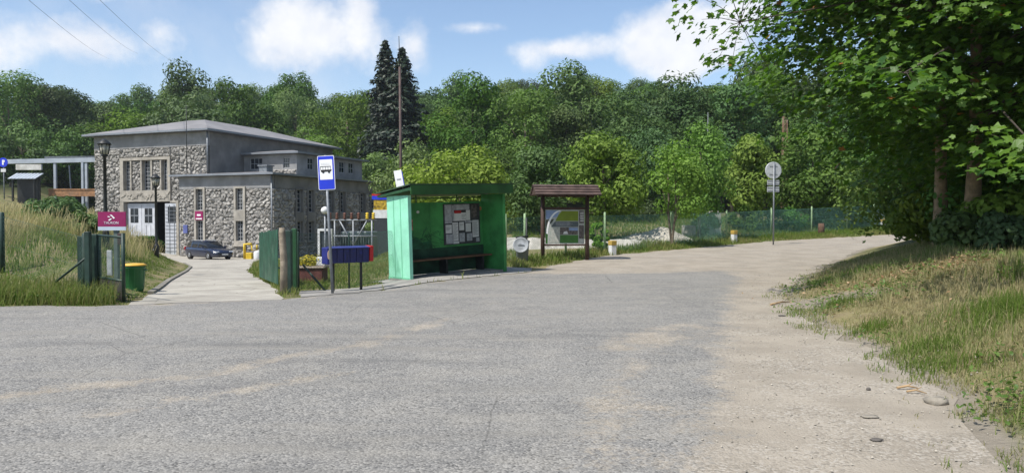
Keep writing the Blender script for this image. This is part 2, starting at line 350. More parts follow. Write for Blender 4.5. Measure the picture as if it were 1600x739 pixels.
def tag(o, label=None, cat=None, group=None, kind=None):
    for k, v in (('label', label), ('category', cat), ('group', group), ('kind', kind)):
        if v: o[k] = v
    return o
def thing(name, label, cat, loc=(0, 0, 0), rz=0.0, group=None, rot=None):
    o = bpy.data.objects.new(name, None); COL.objects.link(o); o.location = loc
    o.rotation_euler = rot if rot else (0, 0, rz); o.empty_display_size = 0.2
    return tag(o, label, cat, group)
def copy_thing(root, label, loc, rz=0.0, scale=None, group=None):
    r = root.copy(); COL.objects.link(r); r.location = loc; r.rotation_euler = (0, 0, rz); r['label'] = label
    if group: r['group'] = group
    if scale is not None: r.scale = scale
    for ch in root.children:
        c = ch.copy(); COL.objects.link(c); c.parent = r
        for g in ch.children:
            d = g.copy(); COL.objects.link(d); d.parent = c
    return r
def text(name, body, size, mat, parent, M4, extrude=0.003):
    cu = bpy.data.curves.new('t', 'FONT'); cu.body = body; cu.size = size; cu.extrude = extrude; cu.align_x = 'CENTER'; cu.align_y = 'CENTER'
    tmp = bpy.data.objects.new('t', cu); COL.objects.link(tmp)
    bpy.context.view_layer.update()
    me = bpy.data.meshes.new_from_object(tmp.evaluated_get(bpy.context.evaluated_depsgraph_get()))
    bpy.data.objects.remove(tmp); bpy.data.curves.remove(cu)
    me.transform(M4); me.materials.clear(); me.name = name
    return link(name, me, mat, parent)
FRONT = Matrix.Rotation(math.pi / 2, 4, 'X')         # text standing up, facing -y

def sstep(a, b, x):
    t = np.clip((np.asarray(x, float) - a) / (b - a), 0, 1); return t * t * (3 - 2 * t)

# ------------------------------------------------------------------ terrain
DL_Y = [0, 13.5, 17, 22, 30, 36, 44, 50, 57, 70]; DL_X = [-7.0, -7.0, -8.2, -10.2, -13.2, -15.6, -19.5, -26, -36, -46]
VR_Y = [-20, -2, 3, 4.88, 5.95, 6.93, 8.25, 10, 11.5, 13.07, 15, 18.9, 25, 33, 40, 45, 52]; VR_X = [2, 2.5, 2.9, 3.2, 3.6, 4.0, 4.2, 4.46, 4.57, 5.0, 5.5, 7.3, 10.7, 15.6, 22, 40, 60]
SK_R = [-1.2, -0.69, -0.58, -0.52, -0.45, -0.35, -0.28, -0.2, -0.05, 0.0, 0.1, 0.17, 0.25, 0.35, 0.6, 1.2]
SK_H = [0.40, 0.44, 0.66, 0.86, 0.96, 1.08, 1.02, 0.95, 0.92, 0.98, 1.02, 0.92, 0.80, 0.92, 0.9, 0.7]
def gz(X, Y):
    X = np.asarray(X, float); Y = np.asarray(Y, float)
    r = X / np.maximum(Y, 1.0)
    wl = sstep(-0.10, -0.22, r); wr = sstep(-0.10, 0.05, r)
    z = wl * (-0.037 * np.clip(Y - 14, 0, 46))
    z = z + wr * (0.0175 * np.clip(Y - 22, 0, 40) + 1.0 * sstep(38, 54, Y) * (1 - 0.6 * sstep(0.2, 0.4, r)))
    d = np.interp(Y, DL_Y, DL_X) - X
    a = np.clip(0.30 * (Y - 14.6), 0, None); b = np.clip(0.52 * (d - 0.4), 0, None)
    bank = np.minimum(np.minimum(a, b), 2.0 + 0.25 * np.sin(X * 0.5))
    bank = bank * (1 - sstep(44, 52, Y) * sstep(-0.62, -0.56, r))
    z = z + bank + 3.6 * sstep(-0.55, -0.60, r) * sstep(40, 60, Y)
    dr = X - np.interp(Y, VR_Y, VR_X)
    z = z + np.minimum(0.80, np.clip(0.25 * (dr - 0.1), 0, None)) * (1 - sstep(30, 40, Y)) * sstep(-3, 3, Y)
    H = np.interp(r, SK_R, SK_H)
    z = z + 24.0 * H * np.clip((Y - 74) / 140, 0, 1) ** 1.05
    return z
def gz1(x, y): return float(gz(np.array([x]), np.array([y]))[0])

def densify(poly, step=0.5, jit=0.0, maxd=70):
    out = []; rr = np.random.default_rng(3)
    for i in range(len(poly)):
        a = np.array(poly[i], float); b = np.array(poly[(i + 1) % len(poly)], float)
        L = np.linalg.norm(b - a); n = max(1, int(L / (step if max(abs(a[0]), abs(b[0])) < 30 else 6)))
        for k in range(n):
            p = a + (b - a) * k / n
            if k and jit: p = p + rr.normal(0, jit, 2)
            out.append(tuple(p))
    return out
def inpoly(P, poly):
    x, y = P[:, 0], P[:, 1]; ins = np.zeros(len(P), bool); n = len(poly)
    for i in range(n):
        x1, y1 = poly[i]; x2, y2 = poly[(i + 1) % n]
        if y1 == y2: continue
        c = ((y1 > y) != (y2 > y)) & (x < (x2 - x1) * (y - y1) / (y2 - y1) + x1); ins ^= c
    return ins
ROAD = densify([(-60, 14.2), (-20, 13.5), (-9.1, 13.3), (-7.0, 13.5), (-4.55, 14.6), (-4.33, 15.2), (-3.43, 16.6), (-1.63, 18.9), (0.57, 21.8), (1.4, 24.2), (3.6, 28.6), (7, 32.3), (13.7, 39.7), (22, 44.5), (40, 52), (60, 58),
        (60, 51), (40, 45), (30, 42.8), (22, 40), (15.6, 33), (10.7, 25), (7.3, 18.9), (5.5, 15), (5.0, 13.07), (4.57, 11.5), (4.46, 10), (4.2, 8.25), (4.0, 6.93), (3.6, 5.95), (3.2, 4.88), (2.9, 3), (2.5, -2), (2, -12), (-60, -12)], 0.3, 0.09)
PAVEP = densify([(-4.33, 15.2), (-3.43, 16.6), (-1.63, 18.9), (0.57, 21.8), (0.62, 23.0), (-0.2, 23.6), (-3.9, 20.6), (-3.3, 19.4), (-4.3, 17.9), (-5.0, 17.2)], 0.4, 0.0)
DRIVEP = densify([(-4.55, 14.6), (-5.5, 17.5), (-7.4, 22), (-10.7, 30), (-12.7, 36), (-16, 46), (-18.4, 54), (-19.0, 59.6), (-28, 63.5), (-38, 67), (-36, 58), (-26, 50.5), (-19.5, 44), (-15.6, 36), (-13.2, 30), (-10.2, 22), (-8.2, 17), (-7.0, 13.5)], 0.5, 0.05)
def grid(x0, x1, y0, y1, s, holes=()):
    gx, gy = np.meshgrid(np.arange(x0, x1 + 1e-6, s), np.arange(y0, y1 + 1e-6, s)); P = np.stack([gx.ravel(), gy.ravel()], 1)
    P = P + rng.uniform(-0.18, 0.18, P.shape) * s
    for (a, b, c, d) in holes:
        P = P[~((P[:, 0] > a) & (P[:, 0] < b) & (P[:, 1] > c) & (P[:, 1] < d))]
    return P
h1 = (-10, 6, 3, 21); h2 = (-26, 26, -8, 50); h3 = (-150, 150, -40, 260)
P0 = np.concatenate([grid(*h1[:2], *h1[2:], 0.27), grid(*h2[:2], *h2[2:], 0.8, [h1]), grid(*h3[:2], *h3[2:], 5.0, [h2]), grid(-800, 800, -200, 900, 50.0, [h3])])
pts = [tuple(p) for p in P0]; edges = []
for poly in (ROAD, PAVEP, DRIVEP):
    o = len(pts); pts += poly; edges += [(o + i, o + (i + 1) % len(poly)) for i in range(len(poly))]
cv, ce, cf, _, _, _ = delaunay_2d_cdt([Vector(p) for p in pts], edges, [], 0, 1e-4)
CV = np.array([(v.x, v.y) for v in cv]); CF = np.array([f for f in cf if len(f) == 3])
CZ = gz(CV[:, 0], CV[:, 1]); CC = CV[CF].mean(1)
def seg_dist(P, poly):
    best = np.full(len(P), 1e9)
    for (a, b) in zip(poly[:-1], poly[1:]):
        a = np.array(a); b = np.array(b); ab = b - a
        t = np.clip(((P - a) @ ab) / (ab @ ab), 0, 1); best = np.minimum(best, np.linalg.norm(P - (a + t[:, None] * ab), axis=1))
    return best
def gpt(px, py): Y = EYE * F / (py - HOR); return (xat(px, Y), Y)
xb = np.interp(CV[:, 1], [-12, 3, 4.65, 8.4, 15.5, 20, 24], [-2.2, 0.9, 1.35, 2.55, 4.8, 6.3, 7.2])
gravel = sstep(-0.9, 0.45, CV[:, 0] - xb) * 1.0
yl = np.interp(CV[:, 0], [-5, 0.0, 0.9, 3, 7.5, 12], [19.6, 21.0, 20.9, 21.1, 22.0, 22.6])
gravel = np.maximum(gravel, sstep(-1.2, 1.2, CV[:, 1] - yl) * 0.95 * (CV[:, 0] > -0.5))
for (pl, wd, k) in (([(-40, 640), (0, 620), (150, 603), (300, 590), (400, 570), (460, 557), (560, 540), (700, 500)], 0.24, 0.66), ([(150, 655), (240, 630), (330, 620), (400, 605), (560, 580)], 0.20, 0.58),
                    ([(0, 700), (60, 660), (150, 640)], 0.2, 0.3), ([(980, 545), (1040, 515), (1090, 512)], 0.5, 0.62), ([(930, 735), (960, 640), (1010, 560), (1060, 520)], 0.42, 0.5),
                    ([(990, 735), (1080, 640), (1120, 560)], 0.30, 0.4), ([(560, 500), (800, 470), (1000, 455)], 0.3, 0.28), ([(480, 463), (600, 452), (780, 430), (900, 424)], 0.22, 0.55), ([(215, 478), (330, 474), (450, 464)], 0.16, 0.7)):
    gravel = np.maximum(gravel, k * np.exp(-(seg_dist(CV, [gpt(*p) for p in pl]) / wd) ** 2))
edge_d = seg_dist(CV, [(2.5, -2), (2.9, 3), (3.2, 4.88), (3.6, 5.95), (4.0, 6.93), (4.2, 8.25), (4.46, 10), (4.57, 11.5), (5.0, 13.07), (5.5, 15), (7.3, 18.9), (10.7, 25), (15.6, 33), (22, 40)])
soil = 0.9 * np.exp(-(edge_d / 0.33) ** 2)
dist2 = np.linalg.norm(CV - np.array([5.6, 13.0]), axis=1); soil = np.maximum(soil, np.exp(-(dist2 / 1.1) ** 2))
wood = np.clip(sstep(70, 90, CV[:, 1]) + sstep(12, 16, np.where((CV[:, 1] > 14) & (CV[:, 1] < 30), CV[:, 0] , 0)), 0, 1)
def region(name, mask, dz, mat, attrs):
    f = CF[mask]; idx = np.unique(f); remap = np.full(len(CV), -1); remap[idx] = np.arange(len(idx)); f = remap[f]
    V = np.column_stack([CV[idx], CZ[idx] + dz])
    n = np.cross(V[f[:, 1]] - V[f[:, 0]], V[f[:, 2]] - V[f[:, 0]])[:, 2] < 0
    f[n] = f[n][:, ::-1]
    o = link(name, mesh_np(name, V, f.ravel(), np.arange(len(f)) * 3, {k: a[idx] for k, a in attrs.items()}, True), mat)
    return tag(o, kind='structure')
inR = inpoly(CC, ROAD); inP = inpoly(CC, PAVEP) & ~inR; inD = inpoly(CC, DRIVEP) & ~inR
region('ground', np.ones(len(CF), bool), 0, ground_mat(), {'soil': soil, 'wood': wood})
region('road', inR, 0.006, road_mat(), {'gravel': gravel})
region('pavement', inP, 0.016, PAVE, {})
region('driveway', inD, 0.008, DRIVE, {})
# low kerb along the left of the driveway
kb = MB(); kp = [(-8.0, 16.4), (-8.6, 18), (-10.2, 22), (-13.2, 30), (-15.6, 36), (-19.5, 44)]
kp = [p for i in range(len(kp) - 1) for p in [tuple(np.array(kp[i]) + (np.array(kp[i + 1]) - np.array(kp[i])) * t) for t in np.linspace(0, 1, 9)[:-1]]]
for (a, b) in zip(kp[:-1], kp[1:]):
    za, zb = gz1(*a), gz1(*b); n = Vector((b[1] - a[1], a[0] - b[0], 0)).normalized() * 0.07
    v = []
    for (p, z) in ((a, za), (b, zb)):
        q = Vector((p[0], p[1], z)); v += [q - n + Vector((0, 0, -0.1)), q + n + Vector((0, 0, -0.1)), q + n * 0.9 + Vector((0, 0, 0.055)), q - n * 0.9 + Vector((0, 0, 0.065))]
    kb.add(v, [(0, 1, 5, 4), (1, 2, 6, 5), (2, 3, 7, 6), (3, 0, 4, 7), (3, 2, 1, 0), (4, 5, 6, 7)])
tag(kb.build('kerb', KERBM), kind='structure')

# ------------------------------------------------------------------ foliage generators
def basis(n, g):
    n = n / np.maximum(np.linalg.norm(n, axis=1, keepdims=True), 1e-6)
    t = g.normal(size=n.shape); t -= n * (t * n).sum(1, keepdims=True); t /= np.maximum(np.linalg.norm(t, axis=1, keepdims=True), 1e-6)
    return n, t, np.cross(n, t)
RHOMB = np.array([(-0.5, 0, 0), (-0.05, -0.27, 0.07), (0.5, 0, 0), (-0.05, 0.27, 0.07)])
half = [(0.05, -0.42), (0.30, -0.46), (0.25, -0.27), (0.56, -0.08), (0.44, -0.01), (0.52, 0.22), (0.30, 0.13), (0.22, 0.20), (0.13, 0.37)]
ml = half + [(0.0, 0.58)] + [(-x, y) for x, y in half[::-1]]
MAPLE = np.array([(x, y, -0.35 * (x * x + 0.6 * y * y)) for x, y in ml])
OVAL = np.array([(-0.5, 0, -0.06), (-0.2, -0.26, 0.04), (0.2, -0.22, 0.02), (0.5, 0, -0.08), (0.2, 0.22, 0.02), (-0.2, 0.26, 0.04)])
def leaves(C, N, S, T, templ, g):
    n, t, b = basis(N, g); K = len(templ)
    V = C[:, None, :] + S[:, None, None] * (templ[None, :, 0:1] * t[:, None, :] + templ[None, :, 1:2] * b[:, None, :] + templ[None, :, 2:3] * n[:, None, :])
    return V.reshape(-1, 3), np.arange(len(C) * K), np.arange(len(C)) * K, np.repeat(T, K)
def crown_mesh(name, clumps, size, g, templ=RHOMB, up=0.5, shell=0.55, flat=1.0):
    """clumps: rows of x,y,z,radius,count"""
    Cs, Ns, Ts = [], [], []
    for (x, y, z, r, k) in clumps:
        k = int(k); d = g.normal(size=(k, 3)); d /= np.linalg.norm(d, axis=1, keepdims=True)
        rad = r * (shell + (1 - shell) * g.random(k) ** 0.6) * (0.8 + 0.4 * g.random(k))
        p = d * rad[:, None]; p[:, 2] *= flat * 0.8
        Cs.append(p + (x, y, z)); nn = d * 1.2 + g.normal(size=(k, 3)) * 0.36; nn[:, 2] += up; Ns.append(nn)
        Ts.append(np.clip(g.normal(0.45 + g.normal(0, 0.12), 0.22, k), 0, 0.95))
    C = np.concatenate(Cs); N = np.concatenate(Ns); T = np.concatenate(Ts)
    S = size * g.uniform(0.65, 1.35, len(C))
    V, L, St, A = leaves(C, N, S, T, templ, g)
    return mesh_np(name, V, L, St, {'tint': A})
def crown_clumps(g, h0, h1, rx, n, cr, per, top=0.7, inner=0.4, skew=(0, 0)):
    """clumps filling an egg-shaped crown between heights h0 and h1"""
    out = []; hc = (h0 + h1) / 2; hz = (h1 - h0) / 2
    for i in range(n):
        d = g.normal(size=3); d /= np.linalg.norm(d)
        k = inner + (1 - inner) * g.random() ** 0.5
        z = d[2] * k; wdt = math.sqrt(max(0.05, 1 - abs(z) ** 2.2)) * (1 - (1 - top) * max(0, z))
        hor = math.hypot(d[0], d[1]) + 1e-6; m = min(1.0, hor) * k
        x = d[0] / hor * m * rx * wdt / max(0.35, math.sqrt(max(0.05, 1 - z * z))) if abs(z) < 0.93 else d[0] * rx * 0.4
        y = d[1] / hor * m * rx * wdt / max(0.35, math.sqrt(max(0.05, 1 - z * z))) if abs(z) < 0.93 else d[1] * rx * 0.4
        r = cr * g.uniform(0.5, 1.4); out.append((x + skew[0] * z, y + skew[1] * z, hc + z * hz * 0.93, r, per * (r / cr) ** 2))
    return out
def trunk_mb(g, h, r0, r1, clumps, nl=9, lean=0.0, stems=1):
    mb = MB()
    for s in range(stems):
        p = Vector((g.normal(0, 0.12) * (stems > 1), g.normal(0, 0.12) * (stems > 1), -0.4)); q = []
        for i in range(7):
            q.append(p.copy()); p = p + Vector((g.normal(lean, 0.05), g.normal(0, 0.05), (h + 0.4) / 6))
        mb.tube(q, [r0 * 1.25] + [r0 + (r1 - r0) * i / 6 for i in range(1, 7)], 8)
        idx = g.choice(len(clumps), min(nl, len(clumps)), replace=False)
        for j in idx:
            c = Vector(clumps[j][:3]); k = int(g.integers(3, 7)); a = q[k]
            if c.z < a.z - 0.3: a = q[2]
            m = (a + c) / 2 + Vector((0, 0, 0.15 * (c - a).length))
            mb.tube([a, m, c], [r1 * 0.75, r1 * 0.5, r1 * 0.15], 5, False)
    return mb
def make_tree(name, label, cat, loc, seed, h0, h1, rx, n, cr, per, size, mat, bark, r0=0.16, templ=RHOMB, top=0.7, skew=(0, 0), rz=0.0, group=None, inner=0.4, stems=1, up=0.35, nl=9, shell=0.7):
    g = np.random.default_rng(seed)
    t = thing(name, label, cat, loc, rz, group)
    cl = crown_clumps(g, h0, h1, rx, n, cr, per, top, inner, skew)
    trunk_mb(g, h0 + (h1 - h0) * 0.75, r0, r0 * 0.35, cl, nl, 0.0, stems).build('trunk', bark, t)
    link('crown', crown_mesh('crown', cl, size, g, templ, up, shell), mat, t)
    return t

LEAF = leaf_mat('leaf_mid', (0.072, 0.130, 0.022), (0.160, 0.245, 0.042), 0.28, spec=0.12, objvar=0.38)
LEAFD = leaf_mat('leaf_dark', (0.046, 0.096, 0.022), (0.102, 0.180, 0.040), 0.24, spec=0.12, objvar=0.38)
LEAFY = leaf_mat('leaf_yellow_green', (0.125, 0.185, 0.030), (0.235, 0.315, 0.055), 0.32, objvar=0.08, spec=0.12)
LEAFP = leaf_mat('leaf_pale', (0.100, 0.145, 0.055), (0.200, 0.255, 0.105), 0.28, spec=0.12)
LEAFB = leaf_mat('leaf_bright', (0.108, 0.190, 0.030), (0.215, 0.330, 0.060), 0.32, objvar=0.10, spec=0.12)
NEEDLE = leaf_mat('needle_dark', (0.010, 0.022, 0.011), (0.024, 0.044, 0.020), 0.08, objvar=0.1)
MAPLEM = leaf_mat('maple_leaf', (0.030, 0.086, 0.012), (0.120, 0.215, 0.022), 0.38, autumn=(0.30, 0.13, 0.035), objvar=0.0, spec=0.4)

# hill trees: prototypes, then copies
PROTO = []
def proto(kind, seed):
    g = np.random.default_rng(seed)
    t = bpy.data.objects.new(kind[0], None); COL.objects.link(t)
    _, tone, h0, h1, rx, n, cr, per, size, mat, bark, top = kind
    cl = crown_clumps(g, h0, h1, rx, n, cr, per, top, 0.62, (g.normal(0, 0.6), g.normal(0, 0.6)))
    trunk_mb(g, h0 + (h1 - h0) * 0.7, 0.24, 0.09, cl, 6).build('trunk', bark, t)
    link('crown', crown_mesh('crown', cl + [(0, 0, (h0 + h1) * 0.5, rx * 0.62, 700), (0, 0, (h0 + h1) * 0.68, rx * 0.5, 400)], size, g, RHOMB, 0.32, 0.72), mat, t)
    PROTO.append((t, tone)); return t
KINDS = [('broadleaf_tree', 'mid green round', 2.5, 15.5, 5.4, 30, 1.75, 260, 0.42, LEAF, BARK, 0.8),
         ('broadleaf_tree', 'deep green dense', 2.2, 16.5, 5.8, 34, 1.8, 200, 0.52, LEAFD, BARKD, 0.75),
         ('broadleaf_tree', 'mid green billowing', 3.0, 14.0, 6.0, 22, 2.3, 380, 0.42, LEAF, BARK, 0.9),
         ('broadleaf_tree', 'fresh green', 2.5, 13.5, 4.6, 26, 1.6, 260, 0.38, LEAFB, BARK, 0.75),
         ('broadleaf_tree', 'pale grey green feathery', 2.0, 17.0, 4.0, 46, 1.25, 130, 0.32, LEAFP, BARK, 0.6),
         ('broadleaf_tree', 'deep green tall', 2.5, 18.5, 4.8, 32, 1.7, 210, 0.50, LEAFD, BARKD, 0.65)]
for i, k in enumerate(KINDS): proto(k, 50 + i); proto(k, 80 + i)
ZONES = [(-9, -0.52, 'left of the stone building'), (-0.52, -0.22, 'behind the stone building'), (-0.22, -0.09, 'around the two spruces'),
         (-0.09, 0.06, 'behind the bus shelter'), (0.06, 0.22, 'behind the information board'), (0.22, 9, 'beyond the right fence')]
ROWS = [(0, 112, 'low on the hill'), (112, 165, 'midway up the hill'), (165, 999, 'on the hill skyline')]
rows = [(79, 0.064), (91, 0.062), (104, 0.059), (119, 0.055), (136, 0.052), (156, 0.048), (180, 0.042), (204, 0.036), (222, 0.035)]
used = set(); nh = 0
for ri, (Yr, dr) in enumerate(rows):
    r = -0.80 + (ri % 2) * dr * 0.5
    while r < 0.66:
        rr = r + rng.normal(0, dr * 0.16); Y = Yr * (1 + rng.normal(0, 0.025)); r += dr * rng.uniform(0.85, 1.15)
        if Y < 98 and rr < -0.10: continue
        if Y > 110 and rr > 0.5: continue
        if abs(rr + 0.158) < 0.062 and Y < 116: continue
        x = rr * Y
        p = rng.choice([0, 1, 2, 3, 4, 5], p=[0.25, 0.22, 0.22, 0.10, 0.07, 0.14]) * 2 + int(rng.integers(0, 2))
        if Y < 100 and rr > 0.03: p = int(rng.choice([2, 3, 10, 11]))
        root, tone = PROTO[p]
        zone = next(z[2] for z in ZONES if z[0] <= rr < z[1]); row = next(q[2] for q in ROWS if q[0] <= Y < q[1])
        lab = f'{tone} tree {row} {zone}'
        s = 0.92 * (Y / 118) ** 0.20 * rng.uniform(0.78, 1.14); sc = (s * rng.uniform(0.92, 1.12), s * rng.uniform(0.92, 1.12), s * rng.uniform(0.86, 1.12))
        loc = (x, Y, gz1(x, Y) - 0.3); rz = rng.uniform(0, 6.28)
        grp = 'trees ' + row + ' ' + zone + ', ' + tone
        if p not in used:
            used.add(p); root.location = loc; root.rotation_euler = (0, 0, rz); root.scale = sc; tag(root, lab, 'tree', grp)
        else: copy_thing(root, lab, loc, rz, sc, grp)
        nh += 1
print('hill trees', nh)

# two dark spruces
def spruce(px, Y, top, label, seed, rad):
    g = np.random.default_rng(seed); x = xat(px, Y); z0 = gz1(x, Y); H = top - z0
    t = thing('spruce_tree', label, 'tree', (x, Y, z0), 0, None)
    MB().tube([(0, 0, -0.3), (0.05, 0, H * 0.5), (0, 0, H * 0.98)], [0.35, 0.2, 0.03], 8).build('trunk', BARKD, t)
    C, N = [], []
    for z in np.arange(2.0, H, 0.42):
        f = 1 - z / H; L = rad * (f ** 0.75) * g.uniform(0.75, 1.15) + 0.25
        for a in np.linspace(0, 2 * math.pi, 9, endpoint=False) + g.uniform(0, 1):
            l = L * g.uniform(0.6, 1.15); m = max(4, int(l * 9)); s = np.linspace(0.15, 1, m) * l
            drop = -0.32 * s + 0.05 * s * s / max(l, 0.4) + g.normal(0, 0.08, m)
            aa = a + g.normal(0, 0.13, m)
            C.append(np.stack([np.cos(aa) * s, np.sin(aa) * s, z + drop], 1)); N.append(np.stack([np.cos(aa) * 0.6, np.sin(aa) * 0.6, np.full(m, 0.8)], 1) + g.normal(0, 0.4, (m, 3)))
    C = np.concatenate(C); N = np.concatenate(N)
    V, L_, S_, A = leaves(C, N, g.uniform(0.5, 0.95, len(C)), np.clip(g.normal(0.4, 0.25, len(C)), 0, 0.95), RHOMB, g)
    link('crown', mesh_np('crown', V, L_, S_, {'tint': A}), NEEDLE, t)
spruce(603, 104, at(603, 64, 104).z, 'dark slim spruce with a sharp top, left of the pair', 5, 5.0)
spruce(629, 101, at(629, 76, 101).z, 'dark broad spruce behind the thin tall mast', 6, 6.2)

# trees and bushes nearer by
def ground_tree(name, label, px, Y, top_py, half_px, seed, **kw):
    x = xat(px, Y); z = gz1(x, Y); H = at(px, top_py, Y).z - z; rx = half_px / F * Y
    d = dict(h0=H * 0.22, n=46, cr=rx * 0.34, per=170, size=0.24, mat=LEAF, bark=BARK, r0=0.11, cat='tree'); d.update(kw)
    cat = d.pop('cat')
    return make_tree(name, label, cat, (x, Y, z), seed, d.pop('h0'), H, rx, d.pop('n'), d.pop('cr'), d.pop('per'), d.pop('size'), d.pop('mat'), d.pop('bark'), d.pop('r0'), **d)
ground_tree('walnut_tree', 'wide yellow green tree spreading just behind the bus shelter roof', 715, 36, 232, 88, 11, mat=LEAFY, n=60, cr=0.85, per=170, top=1.0, size=0.22, h0=1.0)
ground_tree('broadleaf_tree', 'rounded mid green tree between shelter and information board', 842, 44, 238, 48, 12, mat=LEAF, n=46, cr=0.8, size=0.24, h0=0.6)
ground_tree('broadleaf_tree', 'bright green tree with oval crown right of the information board', 948, 39, 203, 58, 13, mat=LEAFB, n=60, cr=0.7, per=150, size=0.22, h0=0.9, top=0.65)
ground_tree('young_tree', 'young forked tree on the fence line beside the gravel heap', 1055, 34.5, 232, 44, 14, mat=LEAFB, n=34, cr=0.55, per=120, size=0.17, h0=1.35, r0=0.07, stems=2, nl=7)
ground_tree('broadleaf_tree', 'light leafy tree behind the young forked tree', 1092, 40, 190, 46, 15, mat=LEAFB, n=54, cr=0.72, per=120, size=0.2, h0=1.0, top=0.6)
ground_tree('broadleaf_tree', 'slim pointed fresh green tree left of the round road sign', 1172, 47, 208, 34, 16, mat=LEAFB, n=40, cr=0.8, size=0.26, h0=0.8, top=0.45)
ground_tree('broadleaf_tree', 'spreading light green tree behind the round road sign', 1270, 50, 196, 62, 17, mat=LEAF, n=60, cr=0.95, size=0.28, h0=0.8, top=0.8)
ground_tree('broadleaf_tree', 'dark green tree at the bend of the gravel road', 1350, 54, 205, 50, 18, mat=LEAFD, n=50, cr=1.0, size=0.28, h0=0.6)
ground_tree('broadleaf_tree', 'dense tree in shade behind the bright oval tree', 1010, 58, 190, 60, 19, mat=LEAFD, n=60, cr=1.1, size=0.3, h0=0.6)
ground_tree('broadleaf_tree', 'green tree rising right of the stone building end', 590, 88, 240, 36, 20, mat=LEAF, n=44, cr=1.2, size=0.36, h0=0.6)
ground_tree('broadleaf_tree', 'low bushy tree behind the yellow green tree', 640, 62, 215, 44, 21, mat=LEAF, n=44, cr=1.1, size=0.3, h0=0.6)
ground_tree('broadleaf_tree', 'dark tree behind the yellow green tree right side', 770, 60, 230, 44, 22, mat=LEAFD, n=44, cr=1.1, size=0.3, h0=0.6)
ground_tree('broadleaf_tree', 'tall tree beside the steel canopy at left edge', 30, 92, 205, 60, 23, mat=LEAF, n=50, cr=1.5, size=0.4, h0=0.6)
ground_tree('broadleaf_tree', 'bushy tree between the canopy and the stone building', 112, 96, 200, 60, 24, mat=LEAFD, n=50, cr=1.5, size=0.4, h0=0.6)
def bush(label, px, Y, top_py, half_px, seed, **kw):
    return ground_tree('bush', label, px, Y, top_py, half_px, seed, **{**dict(h0=0.05, n=22, per=150, size=0.16, r0=0.03, stems=3, nl=5, cat='bush', top=0.95), **kw})
bush('dark green bush on the grassy bank below the canopy', 92, 25.5, 312, 40, 31, mat=LEAFD, size=0.13)
bush('low green bush on the bank left of the magenta sign', 130, 24, 330, 24, 32, mat=LEAF, size=0.12)
bush('small dark bush beside the lamp post at the driveway', 232, 36, 372, 20, 33, mat=LEAFD, size=0.14)
bush('bush growing through the fence right of the information board', 937, 30.5, 345, 14, 34, mat=LEAF, size=0.12)
bush('yellow green bush on the slope behind the litter bin', 806, 46, 330, 30, 35, mat=LEAFY, size=0.16)
bush('dark bush behind the fence left of the round sign', 1160, 46, 322, 26, 36, mat=LEAFD)
bush('dark bush behind the fence under the round sign', 1225, 48, 318, 34, 37, mat=LEAFD)
bush('dark bush behind the fence right of the round sign', 1290, 50, 318, 30, 38, mat=LEAFD)
bush('fresh green bush at the fence by the pale concrete pillar', 1100, 43, 335, 22, 39, mat=LEAFB)
bush('green bush beyond the fence at the road bend', 1345, 54, 312, 26, 40, mat=LEAF)
bush('dark bush behind the gravel heap', 1000, 50, 318, 34, 41, mat=LEAFD)
bush('bush behind the transformer frame left of the shelter', 600, 58, 322, 26, 42, mat=LEAF, size=0.2)
# undergrowth below the maple
for i, (x, y, s, lab) in enumerate([(11.0, 19.2, 0.85, 'dark leafy bush at the left foot of the maple'), (9.75, 16.2, 0.5, 'low leafy shrub in front of the maple trunks'), (10.75, 16.2, 0.75, 'dark leafy bush right of the maple trunks'),
                               (12.0, 18.2, 1.3, 'tall dark bush behind the maple trunks'), (13.4, 22.6, 1.4, 'tall dark bush at the roadside behind the maple'), (9.95, 15.0, 0.5, 'dark bush at the right edge beyond the leaf litter'), (13.5, 24, 2.2, 'large shady bush far behind the maple')]):
    make_tree('bush', lab, 'bush', (x, y, gz1(x, y)), 60 + i, 0.05, 1.7 * s, 1.15 * s, 26, 0.42 * s, 110, 0.15, LEAFD if i % 2 else LEAF, BARKD, 0.03, OVAL, 0.95, stems=3, nl=5)

